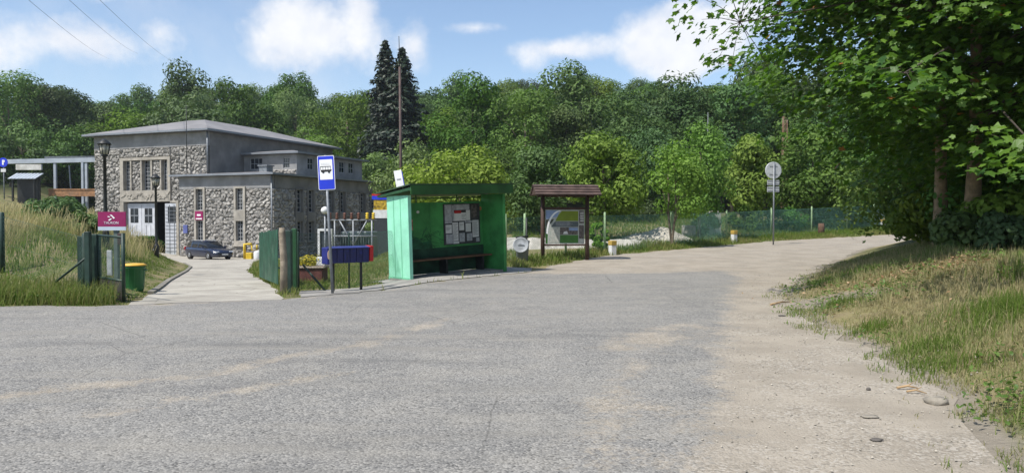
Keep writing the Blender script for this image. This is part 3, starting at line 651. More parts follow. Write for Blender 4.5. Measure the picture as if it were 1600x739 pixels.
# ------------------------------------------------------------------ the big maples on the right
def maple(label, base, seed, cen, rad, trunks, nspray, leaf, zdet, bark, extra=(), keep=None):
    g = np.random.default_rng(seed); bz = gz1(*base); B = Vector((base[0], base[1], bz))
    t = thing('maple_tree', label, 'tree', B)
    cen = np.array(cen) - np.array(B); rad = np.array(rad)
    d = g.normal(size=(nspray, 3)); d /= np.linalg.norm(d, axis=1, keepdims=True)
    k = (0.25 + 0.75 * g.random(nspray) ** 0.45) * (1 + 0.10 * np.sin(d[:, 0] * 7 + 1) * np.sin(d[:, 2] * 6) + 0.07 * np.sin(d[:, 1] * 11))
    S = cen + d * rad * k[:, None]
    X_, Y_, Z_ = S[:, 0] + B.x, S[:, 1] + B.y, S[:, 2] + B.z
    zm = np.interp(X_, [3, 5, 7, 8.5, 12], [5.4, 4.3, 2.9, 2.05, 1.95]) + g.normal(0, 0.12, len(S))
    S = S[(Z_ > zm) & ~((X_ > 8.2) & (X_ < 11.2) & (Z_ < 2.7) & (Y_ < 16.9) & (g.random(len(S)) < 0.9))]
    ext = np.array([np.array(e) - np.array(B) for e in extra]) if len(extra) else np.zeros((0, 3))
    S = np.concatenate([S, ext])
    low = S[:, 2] + bz < zdet
    Cs, Ns, Ss = [], [], []
    for i, s in enumerate(S):
        m = int(leaf[1] if low[i] else leaf[1] * 0.35); sz = leaf[0] if low[i] else leaf[0] * 2.0
        out = s - cen; out[2] = 0; out = out / (np.linalg.norm(out) + 1e-6)
        rr = 0.62 * np.sqrt(g.random(m)); a = g.random(m) * 2 * math.pi
        p = np.stack([np.cos(a) * rr, np.sin(a) * rr, g.normal(0, 0.10, m) - 0.28 * rr * rr], 1)
        Cs.append(p + s); n = np.stack([np.cos(a) * 0.35 + out[0] * 0.35, np.sin(a) * 0.35 + out[1] * 0.35, np.full(m, 0.85)], 1) + g.normal(0, 0.32, (m, 3)); Ns.append(n)
        Ss.append(np.full(m, sz) * g.uniform(0.6, 1.25, m))
    C = np.concatenate(Cs); N = np.concatenate(Ns); Sz = np.concatenate(Ss)
    T = np.clip(g.normal(0.5, 0.25, len(C)), 0, 0.95); T[g.random(len(C)) < 0.006] = 1.0
    V, L, St, A = leaves(C, N, Sz, T, MAPLE, g)
    link('crown', mesh_np('crown', V, L, St, {'tint': A}), MAPLEM, t)
    mb = MB(); ends = []
    for (dx, dy, r0, h, lx, ly) in trunks:
        q = []; 
        for i in range(9):
            f = i / 8; q.append(Vector((dx + lx * f + 0.10 * math.sin(f * 5 + dx * 3), dy + ly * f + 0.06 * math.sin(f * 7), -0.3 + (h + 0.3) * f)))
        mb.tube(q, [r0 * 1.5, r0 * 1.1] + [r0 * (1 - 0.6 * i / 8) for i in range(2, 9)], 12); ends += q[3:]
    mb.build('trunk', bark, t)
    lb = MB()
    for i in g.choice(len(S), min(70, len(S)), replace=False):
        c = Vector(S[i]); a = min(ends, key=lambda e: (e - c).length + (2 if e.z > c.z + 0.5 else 0)); m = (a + c) / 2 + Vector((g.normal(0, 0.15), g.normal(0, 0.15), 0.12 * (c - a).length))
        L_ = (c - a).length; lb.tube([a, m, c], [0.012 + 0.011 * L_, 0.010 + 0.006 * L_, 0.008], 5, False)
    for grp in ((ext[:9], ext[9:13], ext[13:]) if len(ext) else ()):
        m_ = Vector(np.mean(grp, 0)); q_ = min(ends, key=lambda q: (q - m_).length); k1 = q_.lerp(m_, 0.5) + Vector((0.05, 0.1, 0.45))
        lb.tube([q_, k1, m_], [0.03, 0.02, 0.01], 6, False)
        for e in grp: lb.tube([m_, m_.lerp(Vector(e), 0.5) + Vector((0, 0, 0.05)), Vector(e)], [0.008, 0.006, 0.003], 4, False)
    lb.build('branch', BARKD, t)
    return t
ex = [(6.55 + dx, 9.6 + dy, 2.45 + dz) for dx, dy, dz in ((0, 0, 0), (0.5, 0.2, 0.1), (1.0, 0.5, 0.05), (0.2, 0.6, -0.15), (0.8, 0.9, -0.1), (1.5, 0.8, 0.1), (1.3, 1.5, 0.15), (0.4, 1.2, 0.35), (1.9, 1.6, 0.0))]
ex += [(5.0, 9.7, 3.55), (5.4, 10.1, 3.45), (5.2, 10.6, 3.7), (5.9, 10.6, 3.6)]
ex += [(3.35, 13.4, 5.55), (3.5, 13.8, 5.25), (3.9, 13.9, 5.0), (4.0, 14.4, 4.7), (3.7, 13.2, 5.9), (4.3, 14.6, 4.6), (4.4, 13.8, 5.6), (4.9, 14.2, 5.3), (4.8, 14.9, 4.9), (5.2, 14.6, 5.8), (4.2, 13.0, 6.2), (5.3, 15.2, 4.5)]
maple('big maple leaning over the verge on a pale twisting trunk', (10.5, 17.0), 101, (10.55, 15.8, 8.3), (5.8, 6.0, 6.7), [(0, 0, 0.17, 8.5, -0.35, -0.6), (-0.28, 0.5, 0.15, 8, -0.2, 0.6)], 2700, (0.145, 32), 7.6, BARKP, ex)
maple('second maple in deep shade behind the pale trunk', (14.6, 22.5), 102, (15.2, 22.0, 7.5), (5.6, 5.0, 6.6), [(0, 0, 0.2, 8, 0.2, 0.2)], 1300, (0.20, 20), 8.0, BARKD)
maple('maple at the right edge with low hanging branches', (13.6, 13.2), 103, (13.6, 13.0, 7.2), (4.9, 4.2, 6.0), [(0, 0, 0.2, 8, 0.2, 0.1)], 1100, (0.17, 22), 7.0, BARKD)

# ------------------------------------------------------------------ the stone building
BA = math.atan2(-0.36, 0.93); BZ = -1.72
bld = thing('stone_building', 'grey rubble stone power house with low hipped roofs and narrow tall windows', 'building', (-19.4, 60.0, BZ), BA)
def rects(x0, x1, z0, z1, holes):
    xs = sorted({x0, x1, *[v for h in holes for v in h[:2] if x0 < v < x1]}); zs = sorted({z0, z1, *[v for h in holes for v in h[2:] if z0 < v < z1]})
    for a, b in zip(xs[:-1], xs[1:]):
        col = []
        for c, d in zip(zs[:-1], zs[1:]):
            mx, mz = (a + b) / 2, (c + d) / 2
            if any(h[0] < mx < h[1] and h[2] < mz < h[3] for h in holes): continue
            if col and abs(col[-1][3] - c) < 1e-6: col[-1][3] = d
            else: col.append([a, b, c, d])
        yield from col
def stone_wall(x0, x1, z0, z1, y, holes, seed, parent, step=0.07, M4=None):
    g = np.random.default_rng(seed); cw, ch = 0.40, 0.27
    nx = int((x1 - x0) / cw) + 5; nz = int((z1 - z0) / ch) + 5
    sx = x0 + (np.arange(nx)[None, :] - 2 + g.uniform(-0.38, 0.38, (nz, nx)) + 0.5 * (np.arange(nz)[:, None] % 2)) * cw
    sz = z0 + (np.arange(nz)[:, None] - 2 + g.uniform(-0.36, 0.36, (nz, nx))) * ch
    hgt = g.uniform(0.45, 1.25, (nz, nx)); tn = np.clip(g.normal(0.5, 0.25, (nz, nx)), 0, 1); tx = g.normal(0, 0.22, (nz, nx)); tz = g.normal(0, 0.25, (nz, nx))
    Vs, Ls, Tn, Mo = [], [], [], []; o = 0
    for (a, b, c, d) in rects(x0, x1, z0, z1, holes):
        n1 = max(2, int((b - a) / step) + 1); n2 = max(2, int((d - c) / step) + 1)
        gx, gzz = np.meshgrid(np.linspace(a, b, n1), np.linspace(c, d, n2)); X = gx.ravel(); Z = gzz.ravel()
        j0 = ((X - x0) / cw + 2).round().astype(int); i0 = ((Z - z0) / ch + 2).round().astype(int)
        D, I, J = [], [], []
        for di in (-1, 0, 1):
            for dj in (-2, -1, 0, 1, 2):
                i = np.clip(i0 + di, 0, nz - 1); j = np.clip(j0 + dj, 0, nx - 1)
                D.append(np.hypot((X - sx[i, j]) / 1.25, Z - sz[i, j])); I.append(i); J.append(j)
        D = np.array(D); I = np.array(I); J = np.array(J); od = np.argsort(D, 0); k = np.arange(len(X))
        f1 = D[od[0], k]; f2 = D[od[1], k]; i = I[od[0], k]; j = J[od[0], k]
        e = f2 - f1; prof = np.clip(e / 0.085, 0, 1) ** 0.55
        dep = 0.155 * prof * hgt[i, j] + prof * (tx[i, j] * (X - sx[i, j]) + tz[i, j] * (Z - sz[i, j])) * 1.3
        br = (np.abs(X - a) < 1e-6) | (np.abs(X - b) < 1e-6) | (np.abs(Z - c) < 1e-6) | (np.abs(Z - d) < 1e-6); dep[br] = 0
        Vs.append(np.stack([X, y - np.clip(dep, 0, 0.42), Z], 1)); Tn.append(tn[i, j]); Mo.append((e < 0.035).astype(float) * 0.9)
        ii = np.arange(n1 * n2).reshape(n2, n1); q = np.stack([ii[:-1, :-1], ii[:-1, 1:], ii[1:, 1:], ii[1:, :-1]], -1).reshape(-1, 4); Ls.append(q + o); o += n1 * n2
    L = np.concatenate(Ls)
    me = mesh_np('stone_wall', np.concatenate(Vs), L.ravel(), np.arange(len(L)) * 4, {'tint': np.concatenate(Tn), 'mortar': np.concatenate(Mo)})
    if M4 is not None: me.transform(M4)
    return link('stone_wall', me, STONE, parent)
def window(x0, x1, z0, z1, y, parent, nx=2, nz=5, M4=None, bar=0.035, sill=True, fw=0.05):
    """glass in a frame with glazing bars, facing -y, set at depth y"""
    mb = MB(); mb.box(x0, x1, y, y + 0.05, z0, z1, M4); o = mb.build('window', GLASS, parent)
    fr = MB(); yf = y - 0.04
    for (a, b, c, d) in ((x0, x0 + fw, z0, z1), (x1 - fw, x1, z0, z1), (x0 + fw, x1 - fw, z0, z0 + fw), (x0 + fw, x1 - fw, z1 - fw, z1)): fr.box(a, b, yf, y - 0.003, c, d, M4)
    for i in range(1, nx):
        x = x0 + (x1 - x0) * i / nx; fr.box(x - bar / 2, x + bar / 2, yf + 0.012, y - 0.003, z0 + fw, z1 - fw, M4)
    for i in range(1, nz):
        z = z0 + (z1 - z0) * i / nz; fr.box(x0 + fw, x1 - fw, yf + 0.005, y - 0.003, z - bar / 2, z + bar / 2, M4)
    fr.build('frame', MUNT, o)
    if sill: MB().box(x0 - 0.06, x1 + 0.06, y - 0.26, y - 0.045, z0 - 0.09, z0 - 0.004, M4).build('sill', TRIM, o)
    return o
def reveal(mb, x0, x1, z0, z1, ya, yb, t=0.1):
    mb.box(x0 - t, x0, ya, yb, z0 - t, z1 + t); mb.box(x1, x1 + t, ya, yb, z0 - t, z1 + t); mb.box(x0, x1, ya, yb, z1, z1 + t); mb.box(x0, x1, ya, yb, z0 - t, z0)

# wing front (local y = 0), x -9.6 .. 0
cols = [(-7.3, True), (-3.1, False)]; holes = []; sm = MB(); cur = MB()
for cx, hs in cols: holes.append((cx - 0.58, cx + 0.58, 1.05, 5.85))
stone_wall(-9.6, -0.005, -0.6, 5.72, 0.0, holes, 11, bld)
for cx, hs in cols:
    for (a, b, c, d) in rects(cx - 0.58, cx + 0.58, 1.05, 5.85, [(cx - 0.38, cx + 0.38, 1.4, 3.05), (cx - 0.38, cx + 0.38, 3.95, 5.72)]): sm.box(a, b, -0.22, 0.28, c, d)
    window(cx - 0.38, cx + 0.38, 1.4, 3.05, 0.06, bld, 3, 5, fw=0.04); window(cx - 0.38, cx + 0.38, 3.95, 5.72, 0.06, bld, 3, 6, fw=0.04)
    sm.box(cx - 0.64, cx + 0.64, -0.29, -0.222, 0.95, 1.12)
    sm.build('window_surround', SURR, bld); sm = MB()
sg = MB().box(-7.72, -6.88, -0.27, -0.224, 3.12, 3.85).build('wall_sign', MAG, bld)
MB().box(-7.5, -7.1, -0.276, -0.271, 3.46, 3.60).box(-7.62, -6.98, -0.276, -0.271, 3.18, 3.27).build('sign_print', WHITE, sg)
tag(sg, 'small magenta sign between two windows')
g1 = MB(); g1.box(-9.6, 0.0, -0.10, 0.3, 5.722, 6.75); g1.build('plaster_band', PLASTL, bld)
# wing side wall (local x = 0), y 0 .. 16.5
shole = [(y - 0.42, y + 0.42, z0, z1) for y in (3.4, 5.0, 7.9, 9.8, 13.2, 15.1) for (z0, z1) in ((1.3, 3.0), (3.8, 5.7))]
SIDE = Matrix(((0, -1, 0, 0), (1, 0, 0, 0), (0, 0, 1, 0), (0, 0, 0, 1)))     # local (x along wall, y into wall) -> building
ws = MB()
for (a, b, c, d) in rects(0.3, 16.5, -0.6, 6.75, shole): ws.box(a, b, 0.0, 0.35, c, d, SIDE)
ws.box(0.004, 0.298, 0.0, 0.352, -0.6, 5.72, SIDE)
ws.box(0.3, 16.5, 0.352, 0.40, -0.6, 6.7, SIDE)
ws.build('side_wall', PLAST, bld)
s_h = [(h[0] - 0.14, h[1] + 0.14, 1.15, 5.8) for h in shole[::2]]
stone_wall(0.0, 16.5, -0.6, 5.72, -0.003, s_h, 13, bld, 0.09, SIDE)
for (xa_, xb2, za_, zb_) in s_h:
    q_ = MB()
    for (a, b, c, d) in rects(xa_, xb2, za_, zb_, [(xa_ + 0.14, xb2 - 0.14, 1.3, 3.0), (xa_ + 0.14, xb2 - 0.14, 3.8, 5.7)]): q_.box(a, b, -0.2, -0.004, c, d, SIDE)
    q_.build('window_surround', PLAST, bld)
MB().box(0.302, 16.5, -0.1, -0.004, 5.722, 6.74, SIDE).build('plaster_band', PLAST, bld)
for h in shole: window(h[0], h[1], h[2], h[3], 0.14, bld, 2, 5, SIDE, sill=False)
wb = MB(); wb.box(-9.6, 0, 16.1, 16.5, -0.6, 6.75); wb.box(-9.6, -9.3, 0.32, 16.1, -0.6, 6.75); wb.build('rear_wall', PLAST, bld)
# wing roof slab
def slab_roof(x0, x1, y0, y1, z, oh, th, rise, parent, hipin):
    t = MB(); t.box(x0 - oh, x1 + oh, y0 - oh, y1 + oh, z, z + th); e = t.build('roof_edge', TRIM, parent)
    m = MB(); a = oh - 0.06; xa, xb_, ya, yb = x0 - a, x1 + a, y0 - a, y1 + a; zz = z + th + 0.004
    w2 = min(xb_ - xa, yb - ya) / 2 * hipin
    v = [(xa, ya, zz), (xb_, ya, zz), (xb_, yb, zz), (xa, yb, zz), (xa + w2, ya + w2, zz + rise), (xb_ - w2, ya + w2, zz + rise), (xb_ - w2, yb - w2, zz + rise), (xa + w2, yb - w2, zz + rise)]
    m.add(v, [(0, 1, 5, 4), (1, 2, 6, 5), (2, 3, 7, 6), (3, 0, 4, 7), (4, 5, 6, 7)]); r = m.build('roof', ROOFM, parent)
    return r
slab_roof(-9.6, 0, 0, 16.5, 6.78, 0.62, 0.15, 0.38, bld, 0.8)
# main block: x -21.3 .. -8, front at y = 1.5, to y = 20
mx0, mx1, my0, my1 = -21.3, -8.0, 1.5, 20.0
opening = (-17.95, -12.0, 4.72, 8.70)
stone_wall(mx0, mx1 - 0.05, -0.6, 9.55, my0, [opening, (-17.95, -11.05, -0.7, 4.72), (-9.7, mx1, -0.7, 6.7)], 12, bld)
ms_ = MB(); wins = [(-17.55, -16.75), (-15.35, -14.3), (-13.05, -12.3)]
zs0, zs1 = 5.75, 8.45
ms_.box(-17.95, -12.0, my0 - 0.24, my0 + 0.35, 4.74, zs0 - 0.002); ms_.box(-17.95, -12.0, my0 - 0.24, my0 + 0.35, zs1 + 0.002, 8.70)
ms_.box(-17.95, -17.55, my0 - 0.24, my0 + 0.35, zs0, zs1); ms_.box(-12.3, -12.0, my0 - 0.24, my0 + 0.35, zs0, zs1)
for (a, b) in ((-16.75, -15.35), (-14.3, -13.05)):      # narrow dressed jambs beside the rough stone piers
    for (u, v_) in ((a, a + 0.16), (b - 0.16, b)): ms_.box(u, v_, my0 - 0.2, my0 + 0.35, zs0, zs1)
    stone_wall(a + 0.16, b - 0.16, zs0, zs1, my0 + 0.02, [], int(100 + a * 3), bld)
for (a, b) in wins: window(a, b, zs0, zs1, my0 + 0.2, bld, 3, 8, fw=0.045)
ms_.box(-17.95, -17.5, my0 - 0.28, my0 + 0.35, -0.6, 4.718); ms_.box(-11.35, -11.05, my0 - 0.26, my0 + 0.35, -0.6, 4.718); ms_.box(-12.0, -11.05, my0 - 0.27, my0 + 0.35, 4.62, 4.82)
ms_.build('window_surround', SURR, bld)
rl = MB(); rg = np.random.default_rng(4)
for i in range(26):
    x = -17.6 + i * 0.215; z = 5.25 + 0.2 * math.sin(i * 0.8); an = rg.normal(0, 0.5)
    rl.box(-0.26, 0.26, -0.05, 0.0, -0.05, 0.06, Matrix.Translation((x, my0 - 0.245, z)) @ Matrix.Rotation(an, 4, 'Y'))
rl.build('carved_relief', SURR, bld)
mp = MB(); mp.box(mx0, mx1, my0 - 0.08, my0 + 0.3, 9.552, 10.75); mp.build('plaster_band', PLASTL, bld)
mw = MB(); mw.box(mx1 - 0.35, mx1, my0 + 0.302, my1, -0.6, 10.75); mw.box(mx0, mx0 + 0.35, my0 + 0.302, my1, -0.6, 10.75); mw.box(mx0 + 0.352, mx1 - 0.352, my1 - 0.35, my1, -0.6, 10.75); mw.build('block_wall', PLAST, bld)
slab_roof(mx0, mx1, my0, my1, 10.78, 0.75, 0.16, 1.75, bld, 0.86)
# dark hall behind the doors
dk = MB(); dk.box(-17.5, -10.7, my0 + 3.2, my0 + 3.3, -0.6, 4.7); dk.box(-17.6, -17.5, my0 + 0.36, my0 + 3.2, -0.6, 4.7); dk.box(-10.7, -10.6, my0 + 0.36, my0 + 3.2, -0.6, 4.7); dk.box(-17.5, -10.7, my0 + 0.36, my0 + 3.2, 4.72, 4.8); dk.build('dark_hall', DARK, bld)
def door_leaf(x0, x1, z0, z1, y, M4=None, grid=False):
    o = MB().bbox(x0, x1, y, y + 0.07, z0, z1, 0.015, M4).build('door', DOORP, bld)
    gl = MB(); b = MB(); wd = x1 - x0
    if not grid:
        a, c = x0 + wd * 0.22, x1 - wd * 0.22; zt = z1 - 0.45; zb = z1 - 1.75
        gl.box(a, c, y - 0.012, y - 0.003, zb, zt, M4)
        b.box((a + c) / 2 - 0.04, (a + c) / 2 + 0.04, y - 0.03, y - 0.014, zb, zt, M4); b.box(a, c, y - 0.034, y - 0.031, (zb + zt) / 2 - 0.05, (zb + zt) / 2 + 0.05, M4)
        for k in (0.34, 0.66): b.box(x0 + wd * k - 0.015, x0 + wd * k + 0.015, y - 0.02, y - 0.003, z0 + 0.15, zb - 0.2, M4)
    else:
        gl.box(x0 + 0.28, x1 - 0.28, y - 0.012, y - 0.003, z1 - 1.7, z1 - 0.25, M4)
        for k in range(1, 4): b.box(x0 + wd * k / 4 - 0.02, x0 + wd * k / 4 + 0.02, y - 0.03, y - 0.014, z0 + 0.1, z1 - 0.1, M4)
        for k in range(1, 14): b.box(x0 + 0.05, x1 - 0.05, y - 0.036, y - 0.031, z0 + (z1 - z0) * k / 14 - 0.02, z0 + (z1 - z0) * k / 14 + 0.02, M4)
    gl.build('pane', GLASS, o); b.build('door_bars', TRIM if not grid else GALVD, o); return o
door_leaf(-17.45, -15.75, 0.02, 4.6, my0 + 0.1); door_leaf(-15.72, -14.1, 0.02, 4.6, my0 + 0.1)
dl = door_leaf(0, 1.75, 0.0, 4.5, 0.0, Matrix.Translation((-12.35, my0 - 0.5, 0.05)) @ Matrix.Rotation(R(14), 4, 'Z'), True)
tag(dl, 'open barred door leaf')
# upper storey on the wing roof
ux0, ux1, uy0, uy1 = -7.97, -2.1, 6.0, 16.6
uh = [(-7.3, -5.9, 7.7, 8.75), (-3.6, -2.9, 7.75, 8.7)]
up = MB()
for (a, b, c, d) in rects(ux0, ux1, 6.9, 9.0, uh): up.box(a, b, uy0, uy0 + 0.3, c, d)
for h in uh: window(h[0], h[1], h[2], h[3], uy0 + 0.12, bld, 3, 2, sill=False)
S2 = Matrix.Translation((ux1, 0, 0)) @ SIDE; sh2 = [(y - 0.45, y + 0.45, 7.7, 8.75) for y in (8.0, 13.0, 14.6)]
for (a, b, c, d) in rects(uy0 + 0.302, uy1, 6.9, 9.0, sh2): up.box(a, b, 0, 0.3, c, d, S2)
up.box(uy0 + 0.3, uy1, 0.302, 0.35, 6.9, 9.0, S2)
for h in sh2: window(h[0], h[1], h[2], h[3], 0.1, bld, 2, 2, S2, sill=False)
up.box(ux0, ux1 - 0.36, uy1 - 0.3, uy1, 6.9, 9.0); up.build('upper_storey', PLASTL, bld)
stone_wall(ux0 + 1.2, ux1 - 0.02, 7.0, 7.62, uy0 - 0.004, [], 15, bld)
slab_roof(ux0 + 0.7, ux1, uy0, uy1, 9.03, 0.55, 0.16, 0.35, bld, 0.8)
vt = MB(); vt.box(-3.9, -3.1, 3.2, 4.0, 7.1, 7.75); vt.box(-4.0, -3.0, 3.1, 4.1, 7.752, 7.86); vt.build('roof_vent', GALVD, bld)
dp = MB(); dp.tube([(-7.7, my0 - 0.3, 7.2), (-7.7, my0 - 0.3, 10.7)], 0.07); dp.tube([(0.1, -0.14, -0.3), (0.1, -0.14, 6.75)], 0.07); dp.build('downpipe', GALVD, bld)
ant = MB(); ant.tube([(-9.2, 0.4, 7.2), (-9.2, 0.4, 13.0)], [0.045, 0.02], 6)
for k in (12.3, 12.7): ant.tube([(-9.45, 0.4, k), (-8.95, 0.4, k)], 0.012, 4)
ant.build('roof_mast', BLACKM, bld)
MB().box(-9.0, -8.55, -0.30, -0.25, 2.0, 2.7).build('house_plate', M('plate_blue', (0.10, 0.12, 0.30), 0.4), bld)

# yellow pipe frame and white canister by the building corner
t = thing('gas_pipe_frame', 'yellow gas pipe frame at the corner of the stone building', 'pipe frame', (xat(391, 57), 57, gz1(xat(391, 57), 57)))
MB().tube([(-0.45, 0, -0.1), (-0.45, 0, 1.15), (0.1, 0, 1.15)], 0.11, 8).tube([(0.1, 0.0, 1.1), (0.1, 0, 0.7), (0.5, 0, 0.7), (0.5, 0, 1.1)], 0.07, 8).build('pipe', YEL, t)
MB().bbox(-0.3, 0.15, -0.2, 0.2, -0.1, 0.5, 0.03).build('meter_cabinet', YEL, t)
o = MB().lathe([(0.26, 0), (0.27, 0.06), (0.27, 0.55), (0.22, 0.64), (0.10, 0.67)], 16).build('canister', OFFW)
x = xat(402, 56.0); o.location = (x, 56.0, gz1(x, 56.0) - 0.02); tag(o, 'white round canister beside the yellow gas pipe frame', 'canister')

# ------------------------------------------------------------------ car
cy_ = 56.3; cx_ = xat(326, cy_)
car = thing('estate_car', 'dark navy estate car parked nose right before the stone building', 'car', (cx_, cy_, gz1(cx_, cy_) + 0.01), BA - R(16)); car.scale = (0.92, 0.95, 0.95)
def loft(secs, mat, name, parent, closed=True, smooth=True):
    # secs: list of (x, [(y, z) ...]) rings
    n = len(secs[0][1]); v = [(x, y, z) for x, ring in secs for (y, z) in ring]; f = []
    for i in range(len(secs) - 1):
        for k in range(n): f.append((i * n + k, i * n + (k + 1) % n, (i + 1) * n + (k + 1) % n, (i + 1) * n + k))
    f.append(tuple(range(n - 1, -1, -1))); f.append(tuple((len(secs) - 1) * n + k for k in range(n)))
    mb = MB(); mb.add(v, f, smooth); mb.smooth[-1] = mb.smooth[-2] = False
    o = mb.build(name, mat, parent); return o
def ring(hw, zb, zt, cr=0.14): # body cross-section
    return [(-hw * 0.92, zb), (hw * 0.92, zb), (hw, zb + 0.16), (hw, zb + (zt - zb) * 0.62), (hw - 0.03, zt - cr * 0.55), (hw - cr, zt), (-hw + cr, zt), (-hw + 0.03, zt - cr * 0.55), (-hw, zb + (zt - zb) * 0.62), (-hw, zb + 0.16)]
body = [(-2.32, ring(0.74, 0.42, 0.90)), (-2.27, ring(0.82, 0.30, 0.97)), (-1.9, ring(0.88, 0.20, 1.0)), (-0.6, ring(0.91, 0.19, 0.98)), (0.7, ring(0.91, 0.19, 0.97)), (1.0, ring(0.90, 0.19, 0.95)), (1.6, ring(0.88, 0.20, 0.87)), (2.05, ring(0.84, 0.22, 0.77)), (2.28, ring(0.74, 0.28, 0.66)), (2.36, ring(0.62, 0.36, 0.56))]
loft(body, CARP, 'body', car)
def cab(hwb, hwt, zb, zt): return [(-hwb, zb), (hwb, zb), (hwt, zt - 0.04), (hwt - 0.12, zt), (-hwt + 0.12, zt), (-hwt, zt - 0.04)]
loft([(-2.22, cab(0.80, 0.70, 0.93, 0.98)), (-1.95, cab(0.82, 0.64, 0.93, 1.37)), (-1.2, cab(0.84, 0.66, 0.93, 1.45)), (-0.2, cab(0.84, 0.66, 0.93, 1.455)), (0.35, cab(0.84, 0.64, 0.92, 1.38)), (1.22, cab(0.80, 0.70, 0.90, 0.93))], CARG, 'cabin_glass', car)
rf = loft([(-2.0, [(-0.62, 1.36), (0.62, 1.36), (0.62, 1.385), (-0.62, 1.385)]), (-1.2, [(-0.64, 1.44), (0.64, 1.44), (0.62, 1.475), (-0.62, 1.475)]), (-0.2, [(-0.64, 1.445), (0.64, 1.445), (0.62, 1.48), (-0.62, 1.48)]), (0.38, [(-0.60, 1.365), (0.60, 1.365), (0.60, 1.395), (-0.60, 1.395)])], CARP, 'roof', car)
rr_ = MB()
for s in (-1, 1): rr_.tube([(-1.7, s * 0.58, 1.46), (-1.4, s * 0.58, 1.52), (-0.2, s * 0.58, 1.53), (0.1, s * 0.58, 1.48)], 0.018, 5)
rr_.build('roof_rail', GALV, car)
pm = MB()
for s in (-1, 1):
    for (xa, xb_) in ((-1.25, -1.12), (-0.25, -0.16)): pm.add([(xa, s * 0.848, 0.94), (xb_, s * 0.848, 0.94), (xb_ , s * 0.665, 1.42), (xa, s * 0.665, 1.42)], [(0, 1, 2, 3)])
    pm.box(-2.1, 1.9, s * 0.90 - 0.02, s * 0.90 + 0.02, 0.72, 0.745)
pm.build('pillar_trim', CARP, car)
for xw in (-1.38, 1.42):
    for s in (-1, 1):
        Mw = Matrix.Translation((xw, s * 0.80, 0.32)) @ Matrix.Rotation(math.pi / 2, 4, 'X')
        wheel = MB().lathe([(0.21, -0.11), (0.31, -0.115), (0.325, -0.08), (0.325, 0.08), (0.31, 0.115), (0.21, 0.11)], 24, mat=Mw).build('wheel', TYRE, car)
        rim = MB().lathe([(0.20, -0.116), (0.06, -0.124), (0.06, 0.124), (0.20, 0.116)], 16, mat=Mw).build('rim', RIMM, wheel)
for s in (-1, 1):
    MB().bbox(2.08, 2.30, s * 0.60 - 0.16, s * 0.60 + 0.16, 0.56, 0.70, 0.02).build('headlight', LAMPW, car)
    MB().bbox(-2.34, -2.20, s * 0.70 - 0.12, s * 0.70 + 0.12, 0.68, 0.98, 0.02).build('tail_light', LAMPR, car)
    MB().bbox(0.72, 0.88, s * 0.98 - 0.09, s * 0.98 + 0.09, 0.93, 1.06, 0.025).build('wing_mirror', CARP, car)
MB().bbox(2.36, 2.385, -0.26, 0.26, 0.40, 0.50, 0.005).build('number_plate', OFFW, car)

# ------------------------------------------------------------------ steel canopy at the left edge, on its terrace
cY = 72
t = thing('steel_canopy', 'pale grey steel canopy frame on the terrace left of the stone building', 'canopy', (0, 0, 0))
def P(px, py, Y=cY): return at(px, py, Y)
b = MB(); a0 = P(-140, 256); a1 = P(152, 250)
def beam(mb, a, b_, w_, h):
    a = Vector(a); b_ = Vector(b_); d = (b_ - a).normalized(); n = d.cross(Vector((0, 0, 1))).normalized() * w_ / 2; u = Vector((0, 0, h / 2))
    v = [p + s1 * n + s2 * u for p in (a, b_) for (s1, s2) in ((-1, -1), (1, -1), (1, 1), (-1, 1))]
    mb.add(v, [(3, 2, 1, 0), (4, 5, 6, 7), (0, 1, 5, 4), (1, 2, 6, 5), (2, 3, 7, 6), (3, 0, 4, 7)])
beam(b, a0, a1, 0.35, 0.42); b.build('beam', LGALV, t)
b = MB(); beam(b, P(70, 247, 78), P(180, 246, 80), 0.3, 0.3); b.build('cross_beam', GALVD, t)
for px, yy in ((86, cY), (135, cY), (129, cY + 4), (-60, cY)):
    q = P(px, 250, yy); z0 = gz1(q.x, yy); bb = MB(); bb.box(q.x - 0.11, q.x + 0.11, yy - 0.11, yy + 0.11, z0 - 0.3, q.z - 0.2); bb.build('post', LGALV, t)
b = MB(); q = P(130, 255, cY + 2); q2 = P(120, 295, cY + 2); beam(b, (q2.x - 0.6, cY + 2, q2.z), (q.x - 1.4, cY + 2, q.z - 0.3), 0.18, 0.2); b.build('brace', LGALV, t)
b = MB(); q = P(50, 260, cY + 1); b.box(q.x - 1.6, q.x + 0.9, cY + 1, cY + 1.2, q.z - 0.35, q.z + 0.2); b.build('hanging_panel', OFFW, t)
t = thing('corrugated_shelter', 'small hut with striped corrugated roof under the canopy', 'hut', (xat(42, 70), 70, gz1(xat(42, 70), 70) - 0.2))
zt = P(42, 276, 70).z - t.location.z
c = MB()
for i in range(8): c.box(-1.3 + i * 0.33, -1.05 + i * 0.33, -0.7, 0.7, 0, 0.07, Matrix.Translation((0, 0, zt)) @ Matrix.Rotation(R(24), 4, 'X'))
c.build('roof', LGALV, t)
for xx in (-1.0, 1.0):
    for yy in (-0.4, 0.4): MB().box(xx - 0.07, xx + 0.07, yy - 0.07, yy + 0.07, -0.3, zt - 0.02 + yy * 0.3).build('post', BLACKM, t)
c = MB(); c.box(-0.92, 0.92, 0.3, 0.42, 0, zt - 0.1); c.build('back_panel', BLACKM, t)
tq = P(115, 297, 71)
o = MB(); o.box(-2.4, 2.6, 0, 0.3, -0.6, 0.0); o.box(-2.45, 2.65, -0.05, 0.35, 0.002, 0.12); o = o.build('low_wall', M('rusty_orange_wall', (0.30, 0.16, 0.08), 0.85, 0.3, 3, dirt=(0.18, 0.12, 0.08))); o.location = (tq.x, 71, tq.z); tag(o, 'low rusty orange wall on the terrace below the canopy', 'wall')
